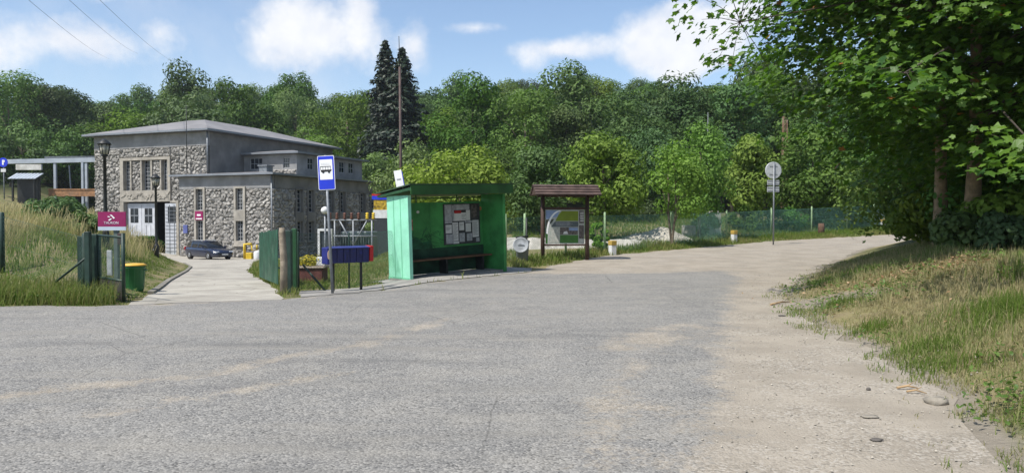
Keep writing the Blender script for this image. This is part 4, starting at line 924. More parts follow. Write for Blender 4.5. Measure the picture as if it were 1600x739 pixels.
tq = P(5, 254, 66)
t = thing('blue_platform_sign', 'round blue sign with a white figure at the left edge', 'sign', (tq.x, 66, tq.z))
zg = gz1(tq.x, 66) - tq.z
MB().tube([(0, 0.06, zg - 0.2), (0, 0.06, 0.3)], 0.05).build('post', GALVD, t)
MB().prism([(0.42 * math.cos(a), 0.42 * math.sin(a)) for a in np.linspace(0, 2 * math.pi, 20, endpoint=False)], -0.03, 0.0).build('plate', BLUE, t)
MB().box(-0.07, 0.07, -0.045, -0.032, -0.22, 0.22).box(0.075, 0.16, -0.045, -0.032, 0.02, 0.2).build('figure', WHITE, t)
MB().box(-0.22, 0.22, -0.02, 0.02, -0.85, -0.55).build('plate_below', OFFW, t)

# ------------------------------------------------------------------ lamps
def lamp(px, Y, top_py, label):
    x = xat(px, Y); z = gz1(x, Y); H = at(px, top_py, Y).z - z
    t = thing('lamp_post', label, 'street lamp', (x, Y, z), 0, None)
    MB().lathe([(0.11, -0.2), (0.11, 0.5), (0.085, 0.55), (0.06, 0.6), (0.05, H - 0.62), (0.10, H - 0.58), (0.10, H - 0.52)], 12).build('pole', BLACKM, t)
    MB().lathe([(0.12, H - 0.518), (0.17, H - 0.2)], 8).build('lantern', LANT, t)
    b = MB().lathe([(0.23, H - 0.198), (0.21, H - 0.15), (0.10, H - 0.05), (0.03, H)], 8)
    for k in range(8):
        a = k * math.pi / 4; b.tube([(0.125 * math.cos(a), 0.125 * math.sin(a), H - 0.52), (0.178 * math.cos(a), 0.178 * math.sin(a), H - 0.2)], 0.012, 4)
    b.build('lantern_cap', BLACKM, t)
lamp(165, 25, 217, 'tall black lamp post with lantern above the magenta sign')
lamp(244, 33.5, 272, 'black lamp post at driveway edge before the open doors')

# ------------------------------------------------------------------ chain link helper
def wires(mb, a, b, z0a, z0b, h, s=0.06, rad=0.0018, frame_w=0.004):
    a = np.array(a, float); b = np.array(b, float); L = np.linalg.norm(b - a); d = (b - a) / L; nrm = np.array([-d[1], d[0]])
    V, Q = [], []
    def P3(u, v): return np.array([*(a + d * u), z0a + (z0b - z0a) * u / L + v])
    for sg in (1, -1):
        c = -h if sg > 0 else 0.0
        while c < (L if sg > 0 else L + h):
            if sg > 0: u0, u1 = max(0, c), min(L, c + h); v0, v1 = u0 - c, u1 - c
            else: u0, u1 = max(0, c - h), min(L, c); v0, v1 = c - u0, c - u1
            if u1 - u0 > 0.02: V.append((P3(u0, v0), P3(u1, v1)))
            c += s
    for z in (0.02, h * 0.5, h - 0.02): V.append((P3(0, z), P3(L, z)))
    n3 = np.array([*nrm, 0.0])
    for k, (p, q) in enumerate(V):
        t_ = (q - p) / np.linalg.norm(q - p); w1 = np.cross(t_, n3); r = rad * (1.6 if k >= len(V) - 3 else 1)
        off = n3 * (rad if k % 2 else -rad) * 0
        vs = [e + o_ for e in (p + off, q + off) for o_ in (n3 * r, -n3 * r * 0.5 + w1 * r * 0.87, -n3 * r * 0.5 - w1 * r * 0.87)]
        mb.add(vs, [(0, 1, 4, 3), (1, 2, 5, 4), (2, 0, 3, 5)])
def fence(label, posts, h, post_h, r, mat, s=0.06, rad=0.0018, group=None, skip=(), wire=None, braces=(), square=False):
    x0, y0 = posts[0]; t = thing('mesh_fence', label, 'fence', (x0, y0, gz1(x0, y0)), 0, group); z0 = t.location.z
    for i, (x, y) in enumerate(posts):
        z = gz1(x, y) - z0
        if square: MB().bbox(x - x0 - r, x - x0 + r, y - y0 - r, y - y0 + r, z - 0.3, z + post_h, 0.006).build('post', mat, t)
        else: MB().lathe([(r, -0.3), (r, post_h - 0.02), (r * 0.6, post_h)], 10, (x - x0, y - y0, z)).build('post', mat, t)
    m = MB()
    for i, (p, q) in enumerate(zip(posts[:-1], posts[1:])):
        if i in skip: continue
        wires(m, (p[0] - x0, p[1] - y0), (q[0] - x0, q[1] - y0), gz1(*p) - z0 + 0.04, gz1(*q) - z0 + 0.04, h, s, rad)
    m.build('mesh', wire or WIREG, t)
    for (p, q) in braces: MB().tube([(p[0] - x0, p[1] - y0, p[2] - z0), (q[0] - x0, q[1] - y0, q[2] - z0)], 0.025).build('brace', FGREEN, t)
    return t
# fence from the right gate post to behind the shelter
p0 = (xat(466, 17.4), 17.4); p1 = (xat(545, 18.2), 18.2); p2 = (xat(612, 19.6), 20.2)
fence('green chain link fence between the gate post and the bus shelter', [p0, p1, p2], 1.32, 1.4, 0.022, FGREEN, 0.075, 0.0021, braces=[((p0[0] + 0.1, p0[1], gz1(*p0) + 0.62), (xat(512, 17.4), 17.35, gz1(*p0) - 0.05))])
# fence along the gravel road
rp = [(790, 25.5), (820, 26.8), (884, 28.4), (945, 30), (1048, 34.8), (1135, 39.5), (1205, 43), (1268, 46), (1323, 48.5), (1365, 51), (1397, 53), (1440, 56)]
rp = [(xat(p, y), y) for p, y in rp]
fence('short green wire fence behind the information board and litter bin', rp[:5], 1.5, 1.68, 0.045, PGREEN, 0.1, 0.0022, wire=M('road_fence_wire', (0.07, 0.20, 0.175), 0.55, 0.2))
fence('long blue green mesh fence with pale green posts along the far gravel road', [(rp[4][0] + 0.12, rp[4][1] + 0.1)] + rp[5:], 1.5, 1.68, 0.045, PGREEN, 0.08, 0.0033, wire=M('road_fence_wire_far', (0.17, 0.36, 0.28), 0.55, 0.2))
# fence on the bank at the left edge
lp = [(xat(-90, 16.5), 16.5), (xat(3, 16.2), 16.2), (xat(132, 14.6), 14.6)]
fence('wire fence climbing the grassy bank at the left edge', lp, 1.2, 1.32, 0.05, FGREEN, 0.09, 0.0016)

# ------------------------------------------------------------------ gate, left side
gx, gy = xat(137, 14.3), 14.3
t = thing('gate_leaf', 'open dark green mesh gate leaf with a solid lower panel, left of the driveway', 'gate', (gx, gy, gz1(gx, gy)))
H = at(137, 362, gy).z - t.location.z
MB().bbox(-0.05, 0.05, -0.05, 0.05, -0.3, H, 0.008).build('post', FGREEN, t)
bx = xat(150, 14.9) - gx
MB().bbox(bx - 0.09, bx + 0.09, 0.45, 0.63, -0.3, H - 0.06, 0.008).bbox(bx - 0.27, bx - 0.14, 0.40, 0.5, -0.2, H - 0.1, 0.006).build('gate_post', FGREEN, t)
ex_, ey_ = xat(184, 15.3) - gx, 15.3 - gy - 1.55
ex_ = xat(183, 13.75) - gx; ey_ = 13.75 - gy
fr = MB(); A = Vector((bx + 0.1, 0.5, 0)); Bv = Vector((ex_, ey_ + 0.2, 0))
fr.tube([A + Vector((0, 0, 0.12)), A + Vector((0, 0, H - 0.08))], 0.025); fr.tube([Bv + Vector((0, 0, 0.02)), Bv + Vector((0, 0, H - 0.02))], 0.035)
fr.tube([A + Vector((0, 0, H - 0.08)), Bv + Vector((0, 0, H - 0.10))], 0.022); fr.tube([A + Vector((0, 0, 0.42)), Bv + Vector((0, 0, 0.42))], 0.022)
fr.build('frame', FGREEN, t)
m = MB(); wires(m, (A.x, A.y), (Bv.x, Bv.y), 0.42, 0.42, H - 0.52, 0.06, 0.0016); m.build('mesh', WIREG, t)
m = MB(); dv = (Bv - A); nv = Vector((-dv.y, dv.x, 0)).normalized() * 0.01
m.add([A + nv + Vector((0, 0, 0.05)), Bv + nv + Vector((0, 0, 0.05)), Bv + nv + Vector((0, 0, 0.40)), A + nv + Vector((0, 0, 0.40)), A - nv + Vector((0, 0, 0.05)), Bv - nv + Vector((0, 0, 0.05)), Bv - nv + Vector((0, 0, 0.40)), A - nv + Vector((0, 0, 0.40))],
      [(0, 1, 2, 3), (7, 6, 5, 4), (0, 4, 5, 1), (1, 5, 6, 2), (2, 6, 7, 3), (3, 7, 4, 0)]); m.build('lower_panel', M('dark_gate_panel', (0.035, 0.032, 0.030), 0.7, 0.3), t)
MB().tube([(-0.04, 0.02, H * 0.63), (xat(86, 14.6) - gx, 0.3, 0.35)], 0.022).build('brace', FGREEN, t)

# magenta sign on its own post
sx_, sy_ = xat(179, 15.6), 15.6; zg = gz1(sx_, sy_)
t = thing('company_sign', 'magenta sign board with white arrow emblem above the open gate', 'sign', (sx_, sy_, zg))
zc0 = at(175, 360, sy_).z - zg; zc1 = at(175, 331, sy_).z - zg; xa = xat(153, sy_) - sx_; xb_ = xat(196.5, sy_) - sx_
MB().bbox(-0.045, 0.045, 0.03, 0.12, -0.3, zc1 - 0.05, 0.008).build('post', M('grey_green_post', (0.10, 0.13, 0.12), 0.6, 0.2), t)
hz_ = zc1 - zc0
MB().box(xa, xb_, 0, 0.025, zc0 + hz_ * 0.2, zc1).build('panel', MAG, t)
MB().box(xa, xb_, -0.002, 0.025, zc0, zc0 + hz_ * 0.198).build('pale_strip', PALEB, t)
cx2 = (xa + xb_) / 2 - 0.01; cz2 = zc0 + hz_ * 0.70
em = MB()
em.prism([(cx2 - 0.075, cz2 + 0.01), (cx2 - 0.03, cz2 - 0.002), (cx2 - 0.02, cz2 + 0.012), (cx2 - 0.065, cz2 + 0.028)], -0.008, -0.002)
em.prism([(cx2 - 0.06, cz2 - 0.055), (cx2 - 0.005, cz2 - 0.02), (cx2 + 0.015, cz2 - 0.035), (cx2 - 0.04, cz2 - 0.075)], -0.008, -0.002)
em.prism([(cx2 - 0.03, cz2 + 0.05), (cx2 + 0.01, cz2 + 0.055), (cx2 + 0.08, cz2 - 0.015), (cx2 + 0.05, cz2 - 0.03), (cx2 + 0.015, cz2 + 0.02)], -0.008, -0.002)
em.build('emblem', WHITE, t)
text('lettering', 'TAURON', 0.075, M('sign_pale_print', (0.62, 0.55, 0.62), 0.5, 0.03), t, Matrix.Translation((cx2, -0.004, zc0 + hz_ * 0.40)) @ FRONT)
MB().bbox(0.05, 0.17, 0.0, 0.1, zc0 - 0.30, zc0 - 0.06, 0.01).build('meter_box', M('brown_box', (0.05, 0.03, 0.03), 0.6), t)
MB().bbox(-0.19, -0.08, 0.02, 0.06, zc0 - 0.95, zc0 - 0.42, 0.008).build('notice_plate', GALV, t)

# green bin
bx_, by_ = xat(208.5, 16.9), 16.9
t = thing('waste_bin', 'round green plastic waste bin with orange yellow lid beside the driveway', 'bin', (bx_, by_, gz1(bx_, by_)))
HB = at(208, 412, by_).z - t.location.z; k = HB / 0.70; rB = 0.235
bb = MB().lathe([(rB * 0.80, 0.0), (rB * 0.84, 0.05), (rB * 0.98, 0.58 * k), (rB * 1.06, 0.60 * k), (rB * 1.06, 0.64 * k), (rB, 0.65 * k)], 24)
for j in range(12):
    a = j * math.pi / 6; bb.tube([(rB * 0.83 * math.cos(a), rB * 0.83 * math.sin(a), 0.04), (rB * 0.99 * math.cos(a), rB * 0.99 * math.sin(a), 0.575 * k)], 0.008, 4)
bb.build('body', BINGRN, t)
MB().lathe([(rB * 1.12, 0.652 * k), (rB * 1.13, 0.675 * k), (rB * 0.9, 0.70 * k), (rB * 0.3, 0.715 * k), (0.01, 0.718 * k)], 24).build('lid', BINYEL, t)
hd = MB()
for s in (-1, 1): hd.tube([(s * rB * 1.0, -0.05, 0.56 * k), (s * rB * 1.2, -0.05, 0.54 * k), (s * rB * 1.2, 0.05, 0.54 * k), (s * rB, 0.05, 0.56 * k)], 0.012, 5)
hd.build('handle', BINGRN, t)

# ------------------------------------------------------------------ right gate leaf and posts
t = thing('slatted_gate', 'green slatted gate leaf standing open right of the driveway', 'gate', (xat(437, 17.8), 17.8, gz1(xat(437, 17.8), 17.8)))
A = Vector((xat(405, 22.5) - t.location.x, 22.5 - 17.8, 0)); Bv = Vector((xat(434, 18.2) - t.location.x, 0.4, 0)); n = 16; sl = MB()
zA = at(405, 364, 22.5).z - t.location.z; zB = at(434, 359, 18.2).z - t.location.z
zA0 = gz1(xat(405, 22.5), 22.5) - t.location.z + 0.12; zB0 = 0.1
for i in range(n):
    f = (i + 0.5) / n; c = A.lerp(Bv, f); d = (Bv - A).normalized(); zz = zA + (zB - zA) * f + rng.normal(0, 0.012); z0_ = zA0 + (zB0 - zA0) * f
    Mx = Matrix.Translation(c) @ Matrix.Rotation(math.atan2(d.y, d.x), 4, 'Z')
    sl.box(-0.085, 0.085, -0.012, 0.012, z0_, zz, Mx)
sl.build('slats', SLATG, t)
rl_ = MB()
for k in (0.3, 0.8):
    pA = A + Vector((0.03, 0.03, zA0 + (zA - zA0) * k)); pB = Bv + Vector((0.03, 0.03, zB0 + (zB - zB0) * k)); rl_.tube([pA, pB], 0.022, 6)
rl_.build('rail', FGREEN, t)
def post(px, Y, top, rx_, ry_, mat, label, name='gate_post', taper=1.0):
    x = xat(px, Y); z = gz1(x, Y); H = at(px, top, Y).z - z
    o = MB().bbox(-rx_, rx_, -ry_, ry_, -0.3, H, 0.01).build(name, mat); o.location = (x, Y, z); return tag(o, label, 'post')
x = xat(442, 16.2); z = gz1(x, 16.2); H = at(442, 356, 16.2).z - z
o = MB().tube([(0, 0, -0.3), (0.015, 0, H * 0.5), (-0.02, 0, H * 0.92), (-0.02, 0, H)], [0.085, 0.08, 0.075, 0.06], 10).build('concrete_post', M('weathered_post', (0.24, 0.20, 0.15), 0.9, 0.35, 5, 0.5, 20, dirt=(0.13, 0.10, 0.07), dscale=3)); o.location = (x, 16.2, z); tag(o, 'weathered brown and grey post at the right of the driveway mouth', 'post')
post(451, 16.9, 360, 0.07, 0.07, FGREEN, 'dark green square gate post next to the weathered post')
post(460, 17.2, 357, 0.055, 0.055, DGREEN, 'slimmer dark green post where the chain link fence starts')
# planter behind the fence
px_, py_ = xat(485, 21.5), 21.5
t = thing('flower_planter', 'dark red brick planter with yellow flowers behind the chain link fence', 'planter', (px_, py_, gz1(px_, py_)))
MB().bbox(-0.45, 0.42, -0.3, 0.3, -0.1, 0.42, 0.02).build('box', BRICKD, t); MB().bbox(-0.5, 0.47, -0.34, 0.34, 0.422, 0.48, 0.015).build('rim', M('planter_rim', (0.30, 0.25, 0.20), 0.8), t)
g = np.random.default_rng(9)
link('flowers', crown_mesh('flowers', [(-0.12 + 0.12 * i - 0.1, g.normal(0, 0.08), 0.60 + 0.05 * (i % 2), 0.2, 130) for i in range(4)], 0.07, g, RHOMB, 0.5), leaf_mat('yellow_flower', (0.20, 0.19, 0.02), (0.62, 0.50, 0.02), 0.2, objvar=0), t)
o = MB().bbox(-0.13, 0.13, -0.1, 0.1, 0, 0.25, 0.02).build('white_bucket', OFFW); o.location = (px_ + 0.32, py_, gz1(px_, py_) + 0.485); tag(o, 'small white container standing on the brick planter', 'bucket')

# ------------------------------------------------------------------ bus stop sign
bx_, by_ = xat(519, 16.4), 16.4
t = thing('bus_stop_sign', 'blue and white bus stop sign on a leaning grey pole', 'sign', (bx_, by_, gz1(bx_, by_)), rot=(0, R(-2.6), R(-4)))
MB().tube([(0, 0, -0.3), (0, 0, 3.06)], 0.032, 12).build('pole', GALVD, t)
w2, zb, zt = 0.188, 2.30, 3.05
pm_ = Matrix.Translation((0.01, -0.04, 0))
def rrect(x0, x1, z0, z1, r):
    out = []
    for (cx, cz, a0) in ((x1 - r, z1 - r, 0), (x0 + r, z1 - r, 90), (x0 + r, z0 + r, 180), (x1 - r, z0 + r, 270)):
        for k in range(5): a = R(a0 + k * 22.5); out.append((cx + r * math.cos(a), cz + r * math.sin(a)))
    return out
pl_ = MB().prism(rrect(-w2, w2, zb, zt, 0.03), 0, 0.012, pm_).build('plate', WHITE, t)
MB().prism(rrect(-w2 + 0.012, w2 - 0.012, zb + 0.012, zt - 0.012, 0.022), -0.003, -0.001, pm_).build('blue_field', BLUE, pl_)
MB().prism(rrect(-0.145, 0.145, zb + 0.225, zt - 0.085, 0.012), -0.006, -0.004, pm_).build('white_field', WHITE, pl_)
bz = zb + 0.43; bs = MB()
bs.prism([(-0.115, bz - 0.035), (-0.10, bz - 0.04), (0.11, bz - 0.028), (0.12, bz + 0.0), (0.125, bz + 0.012), (-0.12, bz + 0.012)], -0.009, -0.007, pm_)
bs.box(-0.118, 0.118, -0.049, -0.047, bz + 0.075, bz + 0.088)
for xx in (-0.116, -0.06, 0.0, 0.055, 0.108): bs.box(xx - 0.004, xx + 0.004, -0.049, -0.047, bz + 0.012, bz + 0.075)
for xx in (-0.065, 0.065): bs.prism([(xx + 0.024 * math.cos(a), bz - 0.042 + 0.024 * math.sin(a)) for a in np.linspace(0, 2 * math.pi, 14, endpoint=False)], -0.012, -0.010, pm_)
bs.build('bus_symbol', BLACK, pl_)
MB().box(-0.1, 0.1, -0.049, -0.047, bz + 0.12, bz + 0.123).box(-0.1, 0.1, -0.049, -0.047, bz + 0.15, bz + 0.152).build('route_lines', PAPERG, pl_)
cl_ = MB()
for zz in (2.42, 2.9): cl_.box(-0.05, 0.05, -0.028, 0.045, zz - 0.02, zz + 0.02)
cl_.build('clamp', GALV, t)
o = MB().lathe([(0.02, -0.13), (0.08, -0.12), (0.125, -0.03), (0.12, 0.06), (0.07, 0.12), (0.01, 0.13)], 16)
# white globe lamp by the building, seen left of the sign pole
lx_, ly_ = xat(508, 30), 30; zl = at(508, 329, 30).z
t = thing('globe_lamp', 'pale globe lamp on a short post behind the bus stop pole', 'lamp', (lx_, ly_, gz1(lx_, ly_)))
zz = zl - t.location.z
MB().tube([(0, 0, -0.2), (0, 0, zz - 0.12)], 0.04).build('pole', GALVD, t)
MB().lathe([(0.03, zz - 0.14), (0.13, zz - 0.09), (0.17, zz), (0.13, zz + 0.10), (0.03, zz + 0.16)], 16).build('globe', OFFW, t)

# ------------------------------------------------------------------ long blue box on two legs
A = at(513, 413, 17.0); Bq = at(583, 410, 17.7)
t = thing('blue_letter_boxes', 'long dark blue box with red right end on two dark legs', 'letter box', (A.x, A.y, gz1(A.x, A.y)), math.atan2(Bq.y - A.y, Bq.x - A.x))
L = (Vector((Bq.x, Bq.y)) - Vector((A.x, A.y))).length; z1_ = at(513, 412, 17.0).z - t.location.z; h_ = 0.36
bxm = MB(); nb = 6
for i in range(nb): bxm.bbox(0.05 + (L - 0.16) * i / nb + 0.004, 0.05 + (L - 0.16) * (i + 1) / nb - 0.004, -0.02, 0.26, z1_, z1_ + h_, 0.012)
bxm.build('box', NAVY, t)
lid = MB(); lid.prism([(-0.05, z1_ + h_ - 0.005), (0.15, z1_ + h_ + 0.03), (0.29, z1_ + h_ - 0.005), (0.29, z1_ + h_ - 0.02), (-0.05, z1_ + h_ - 0.02)], 0.03, L - 0.10, Matrix(((0, 1, 0, 0), (1, 0, 0, 0), (0, 0, 1, 0), (0, 0, 0, 1)))); lid.build('lid', NAVYL, t)
e = MB(); e.bbox(L - 0.095, L, -0.03, 0.27, z1_ + 0.02, z1_ + h_ + 0.03, 0.012); tag(e.build('end_panel', REDP, t), 'red end panel')
e = MB(); e.bbox(-0.045, 0.042, -0.03, 0.27, z1_ - 0.02, z1_ + h_ + 0.005, 0.012); e.build('end_panel', NAVYL, t)
e = MB(); e.prism([(0.0 + 0.035 * math.cos(a), z1_ + 0.2 + 0.10 * math.sin(a)) for a in np.linspace(0, 2 * math.pi, 18, endpoint=False)], -0.04, -0.031); e.build('pale_reflector', PEACH, t)
dc = MB()
for i in range(nb): dc.box(0.07 + (L - 0.16) * (i + 0.25) / nb, 0.05 + (L - 0.16) * (i + 0.8) / nb, -0.026, -0.021, z1_ + h_ - 0.09, z1_ + h_ - 0.075)
dc.box(0.40, 0.43, -0.026, -0.021, z1_ + 0.08, z1_ + 0.2); dc.box(0.78, 0.84, -0.026, -0.021, z1_ + 0.2, z1_ + 0.25); dc.build('slot', NAVYL, t)
for xx in (0.17, L * 0.77): MB().bbox(xx - 0.025, xx + 0.025, 0.09, 0.14, -0.3, z1_ - 0.002, 0.004).build('leg', BLACKM, t)

# ------------------------------------------------------------------ transformer yard behind the fence
tx_, ty_ = xat(552, 46), 46.0
t = thing('transformer_frame', 'outdoor transformer frame with brown insulators behind the fence', 'transformer', (tx_, ty_, gz1(tx_, ty_)), R(-8))
zz = at(552, 344, 46).z - t.location.z
fr = MB()
for xx in (-1.2, 0.0, 1.2):
    fr.tube([(xx, 0, -0.2), (xx, 0, zz)], 0.06, 6)
for z_ in (zz, zz * 0.62): fr.tube([(-1.7, 0, z_), (1.5, 0, z_)], 0.06, 6)
fr.tube([(0.0, 0, zz * 0.4), (0.9, 0, zz)], 0.05, 6); fr.tube([(0.0, 0, zz * 0.4), (-0.9, 0, zz)], 0.05, 6); fr.build('frame', GALVD, t)
for i, xx in enumerate((-1.5, -1.05, -0.55, -0.1, 0.35, 0.9, 1.3)):
    MB().lathe([(0.05, 0), (0.13, 0.08), (0.05, 0.14), (0.13, 0.22), (0.05, 0.28), (0.12, 0.36), (0.03, 0.42)], 10, (xx, 0, zz + 0.05)).build('insulator', M('brown_porcelain', (0.12, 0.05, 0.03), 0.3, 0.2) if i < 5 else YEL, t)
MB().bbox(-1.0, 1.0, 0.5, 1.7, -0.1, 1.9, 0.04).build('tank', M('transformer_grey', (0.14, 0.17, 0.17), 0.5, 0.15), t)
fn = MB()
for i in range(12): fn.box(-0.95 + i * 0.165, -0.91 + i * 0.165, 0.28, 0.496, 0.3, 1.6)
fn.build('cooling_fins', M('transformer_fins', (0.12, 0.15, 0.15), 0.5, 0.15), t)
# white framed box (meter cupboard)
tx2, ty2 = xat(507, 34), 34.0
t = thing('meter_frame', 'white framed cupboard behind the fence left of the blue box', 'cupboard', (tx2, ty2, gz1(tx2, ty2)))
zz = at(507, 361, 34).z - t.location.z
f_ = MB(); f_.box(-0.32, -0.22, 0, 0.3, -0.2, zz); f_.box(0.22, 0.32, 0, 0.3, -0.2, zz); f_.box(-0.32, 0.32, 0, 0.3, zz + 0.002, zz + 0.1); f_.build('frame', OFFW, t); MB().box(-0.218, 0.218, 0.08, 0.29, -0.2, zz - 0.003).build('door', M('dark_cupboard', (0.05, 0.06, 0.07), 0.4), t)
# low kiosk with red and blue fascia behind the shelter
kx, ky = xat(598, 52), 52.0
t = thing('kiosk', 'low kiosk with red and blue fascia seen left of the shelter', 'kiosk', (kx, ky, gz1(kx, ky)))
zt_ = at(598, 303, ky).z - t.location.z; zr = at(598, 306, ky).z - t.location.z; zbl = at(598, 312, ky).z - t.location.z; zye = at(598, 328, ky).z - t.location.z; zwh = at(598, 341, ky).z - t.location.z
MB().box(-0.75, 2.0, -0.05, 1.6, zr, zt_).build('red_fascia', REDP, t); MB().box(-0.74, 1.99, -0.04, 1.59, zbl, zr - 0.003).build('blue_fascia', BLUE, t)
MB().box(-0.62, 1.9, 0.0, 1.5, zye, zbl - 0.003).build('yellow_panel', M('yellow_print', (0.36, 0.24, 0.02), 0.6, 0.75, 5.0), t)
MB().box(-0.66, 1.94, -0.03, 1.5, zwh, zye - 0.003).build('white_panel', OFFW, t); MB().box(-0.62, 1.9, 0.0, 1.5, -0.3, zwh - 0.003).build('lower_wall', M('dark_slatted', (0.03, 0.035, 0.04), 0.6, 0.5, 12.0), t)

# ------------------------------------------------------------------ bus shelter
sa = math.atan2(2.3, 2.5)
sh = thing('bus_shelter', 'green painted bus shelter with open front, bench and poster board', 'bus shelter', (-2.69, 19.5, gz1(-2.69, 19.5) - 0.01), rot=(0, -0.034, sa))
W_, D_ = 3.42, 0.98; yb0 = D_ - 0.0605
lw = MB(); lw.bbox(0.0, 0.07, 0.0, D_, -0.05, 2.24, 0.008); sw = lw.build('side_wall', MINT, sh); tag(sw, 'pale mint green side wall')
bt = MB()
for yy0 in (0.33, 0.65): bt.box(-0.007, -0.001, yy0 - 0.012, yy0 + 0.012, 0.0, 2.2)
bt.box(-0.010, -0.001, 0.0, D_, -0.03, 0.06); bt.build('seam_strip', M('mint_seam', (0.15, 0.46, 0.28), 0.6, 0.2, 3.0), sw)
li = MB(); li.box(0.072, 0.082, 0.02, D_ - 0.05, 0.0, 2.2); li.build('side_lining', GREENP, sh)
rw = MB(); rw.bbox(W_ - 0.07, W_, 0.0, D_, -0.05, 2.24, 0.008); rw.build('side_wall', GREENP, sh)
bw = MB()
for i in range(5):
    xa_ = 0.083 + i * (W_ - 0.155) / 5; bw.bbox(xa_ + 0.003, xa_ + (W_ - 0.155) / 5 - 0.003, D_ - 0.06, D_ - 0.01, 0.04, 2.04, 0.006)
bw.build('back_wall', GREENP, sh)
rb = MB(); rb.tube([(0.1, D_ - 0.03, 2.16), (W_ - 0.1, D_ - 0.03, 2.16)], 0.02, 6)
for xx in (0.95, 2.4): rb.tube([(xx, D_ - 0.03, 2.02), (xx, D_ - 0.03, 2.3)], 0.02, 6)
rb.build('top_rail', DGREEN, sh)
for (a, b_) in ((0.0, 0.09), (W_ - 0.09, W_)): MB().box(a - 0.004, b_ + 0.004, -0.03, -0.003, -0.03, 2.24).build('front_post', MINT if a < 0.01 else GREENP, sh)
MB().box(0.09, W_ - 0.075, yb0 - 0.012, yb0 - 0.002, 0.03, 0.74).build('dark_lower_strip', M('lower_strip_green', (0.012, 0.055, 0.028), 0.7, 0.4, 3.0, dirt=(0.008, 0.02, 0.014), dscale=2.5), sh)  # lower part of the back wall, darker green than the panels above
MB().prism([(0.10, 0.742), (1.45, 0.742), (1.40, 0.95), (1.1, 0.92), (0.9, 1.08), (0.6, 0.98), (0.35, 1.04), (0.10, 0.95)], yb0 - 0.010, yb0 - 0.003).build('dark_wall_patch', M('wall_patch_green', (0.012, 0.085, 0.035), 0.7, 0.4, 5.0, dirt=(0.01, 0.03, 0.02), dscale=4), sh)  # uneven darker green area on the left, above the lower strip
rfm = MB(); a = -0.10; b_ = W_ + 0.06
RY = Matrix(((0, 1, 0, 0), (1, 0, 0, 0), (0, 0, 1, 0), (0, 0, 0, 1)))
rfm.prism([(-0.30, 2.37), (D_ + 0.30, 2.20), (D_ + 0.30, 2.27), (-0.30, 2.45)], a, b_, RY); rfm.build('roof', DGREEN, sh)
fm = MB(); fm.box(a, b_, -0.33, -0.303, 2.25, 2.50); fm.build('fascia', M('fascia_green', (0.022, 0.085, 0.02), 0.55, 0.25, 2.0), sh)
rt = MB(); rt.prism([(-0.34, 2.505), (D_ + 0.34, 2.30), (D_ + 0.34, 2.33), (-0.34, 2.535)], a - 0.04, b_ + 0.04, RY); rt.build('roofing_felt', M('roof_felt', (0.035, 0.07, 0.035), 0.85, 0.3), sh)
be = MB(); be.bbox(0.12, W_ - 0.1, 0.48, 0.86, 0.43, 0.475, 0.01); be.build('bench_seat', WOODB, sh)
for xx in (0.3, 1.65, 3.0): MB().box(xx - 0.03, xx + 0.03, 0.52, 0.84, 0.0, 0.428).build('bench_leg', BLACKM, sh)
MB().box(-0.02, W_ + 0.02, 0.05, D_ - 0.07, -0.06, 0.02).build('floor_slab', PAVE, sh)
yb_ = D_ - 0.0605
nbd = MB().box(1.86, 3.22, yb_ - 0.025, yb_ - 0.001, 0.80, 1.98).build('poster_board', BOARDB, sh)
yy = yb_ - 0.0255
for (xa_, xb2, za_, zb_, mt) in ((1.90, 2.16, 1.42, 1.96, PAPERG), (2.24, 2.68, 1.48, 1.72, PAPER), (2.24, 2.82, 1.80, 1.96, PAPERG), (2.69, 2.84, 1.49, 1.79, PAPER), (1.92, 2.14, 1.13, 1.38, PAPER), (1.93, 2.20, 0.83, 1.10, PAPERG),
                             (2.17, 2.38, 0.90, 1.44, PAPER), (2.42, 2.60, 1.20, 1.44, PAPER), (2.66, 2.86, 1.15, 1.40, PAPER), (2.92, 3.16, 0.98, 1.48, PAPER), (2.42, 2.62, 0.86, 1.12, PAPERG), (3.05, 3.18, 0.84, 0.95, PAPERG), (2.70, 2.90, 0.88, 1.10, PAPERG), (2.19, 2.40, 0.82, 0.885, PAPER), (2.88, 3.10, 1.56, 1.94, BPHO), (2.64, 2.90, 1.42, 1.475, PAPERG), (2.18, 2.23, 1.48, 1.95, PAPERG)):
    MB().box(xa_, xb2, yy - 0.004, yy, za_, zb_).build('poster', mt, nbd)
pr = MB(); prr = MB()
prr.box(2.25, 2.50, yy - 0.008, yy - 0.005, 1.70, 1.78); prr.build('red_headline', REDP, nbd)
for (x0_, x1_, zt0, nline, st) in ((2.94, 3.14, 1.44, 14, 0.03), (2.19, 2.36, 1.40, 14, 0.033), (2.44, 2.58, 1.38, 2, 0.03), (2.52, 2.68, 1.66, 4, 0.04), (1.94, 2.12, 1.30, 3, 0.03)):
    for i in range(nline): pr.box(x0_, x1_ - 0.03 * (i % 3), yy - 0.0085, yy - 0.0055, zt0 - i * st - 0.009, zt0 - i * st)
pr.build('print_lines', M('grey_print', (0.10, 0.10, 0.11), 0.8), nbd)
MB().box(0.66, 0.79, yb_ - 0.006, yb_ - 0.001, 1.28, 1.58).build('sticker', M('red_white_sticker', (0.42, 0.16, 0.12), 0.6, 0.6, 16.0), sh)
MB().prism([(0.98 + 0.05 * math.cos(a), 1.78 + 0.04 * math.sin(a)) for a in np.linspace(0, 2 * math.pi, 10, endpoint=False)], yb_ - 0.005, yb_ - 0.001).build('sticker', PAPER, sh)
MB().prism([(W_ - 0.16 + 0.045 * math.cos(a), 1.82 + 0.06 * math.sin(a)) for a in np.linspace(0, 2 * math.pi, 12, endpoint=False)], yb_ - 0.012, yb_ - 0.001).build('lamp_reflector', M('orange_disc', (0.40, 0.16, 0.06), 0.5), sh)
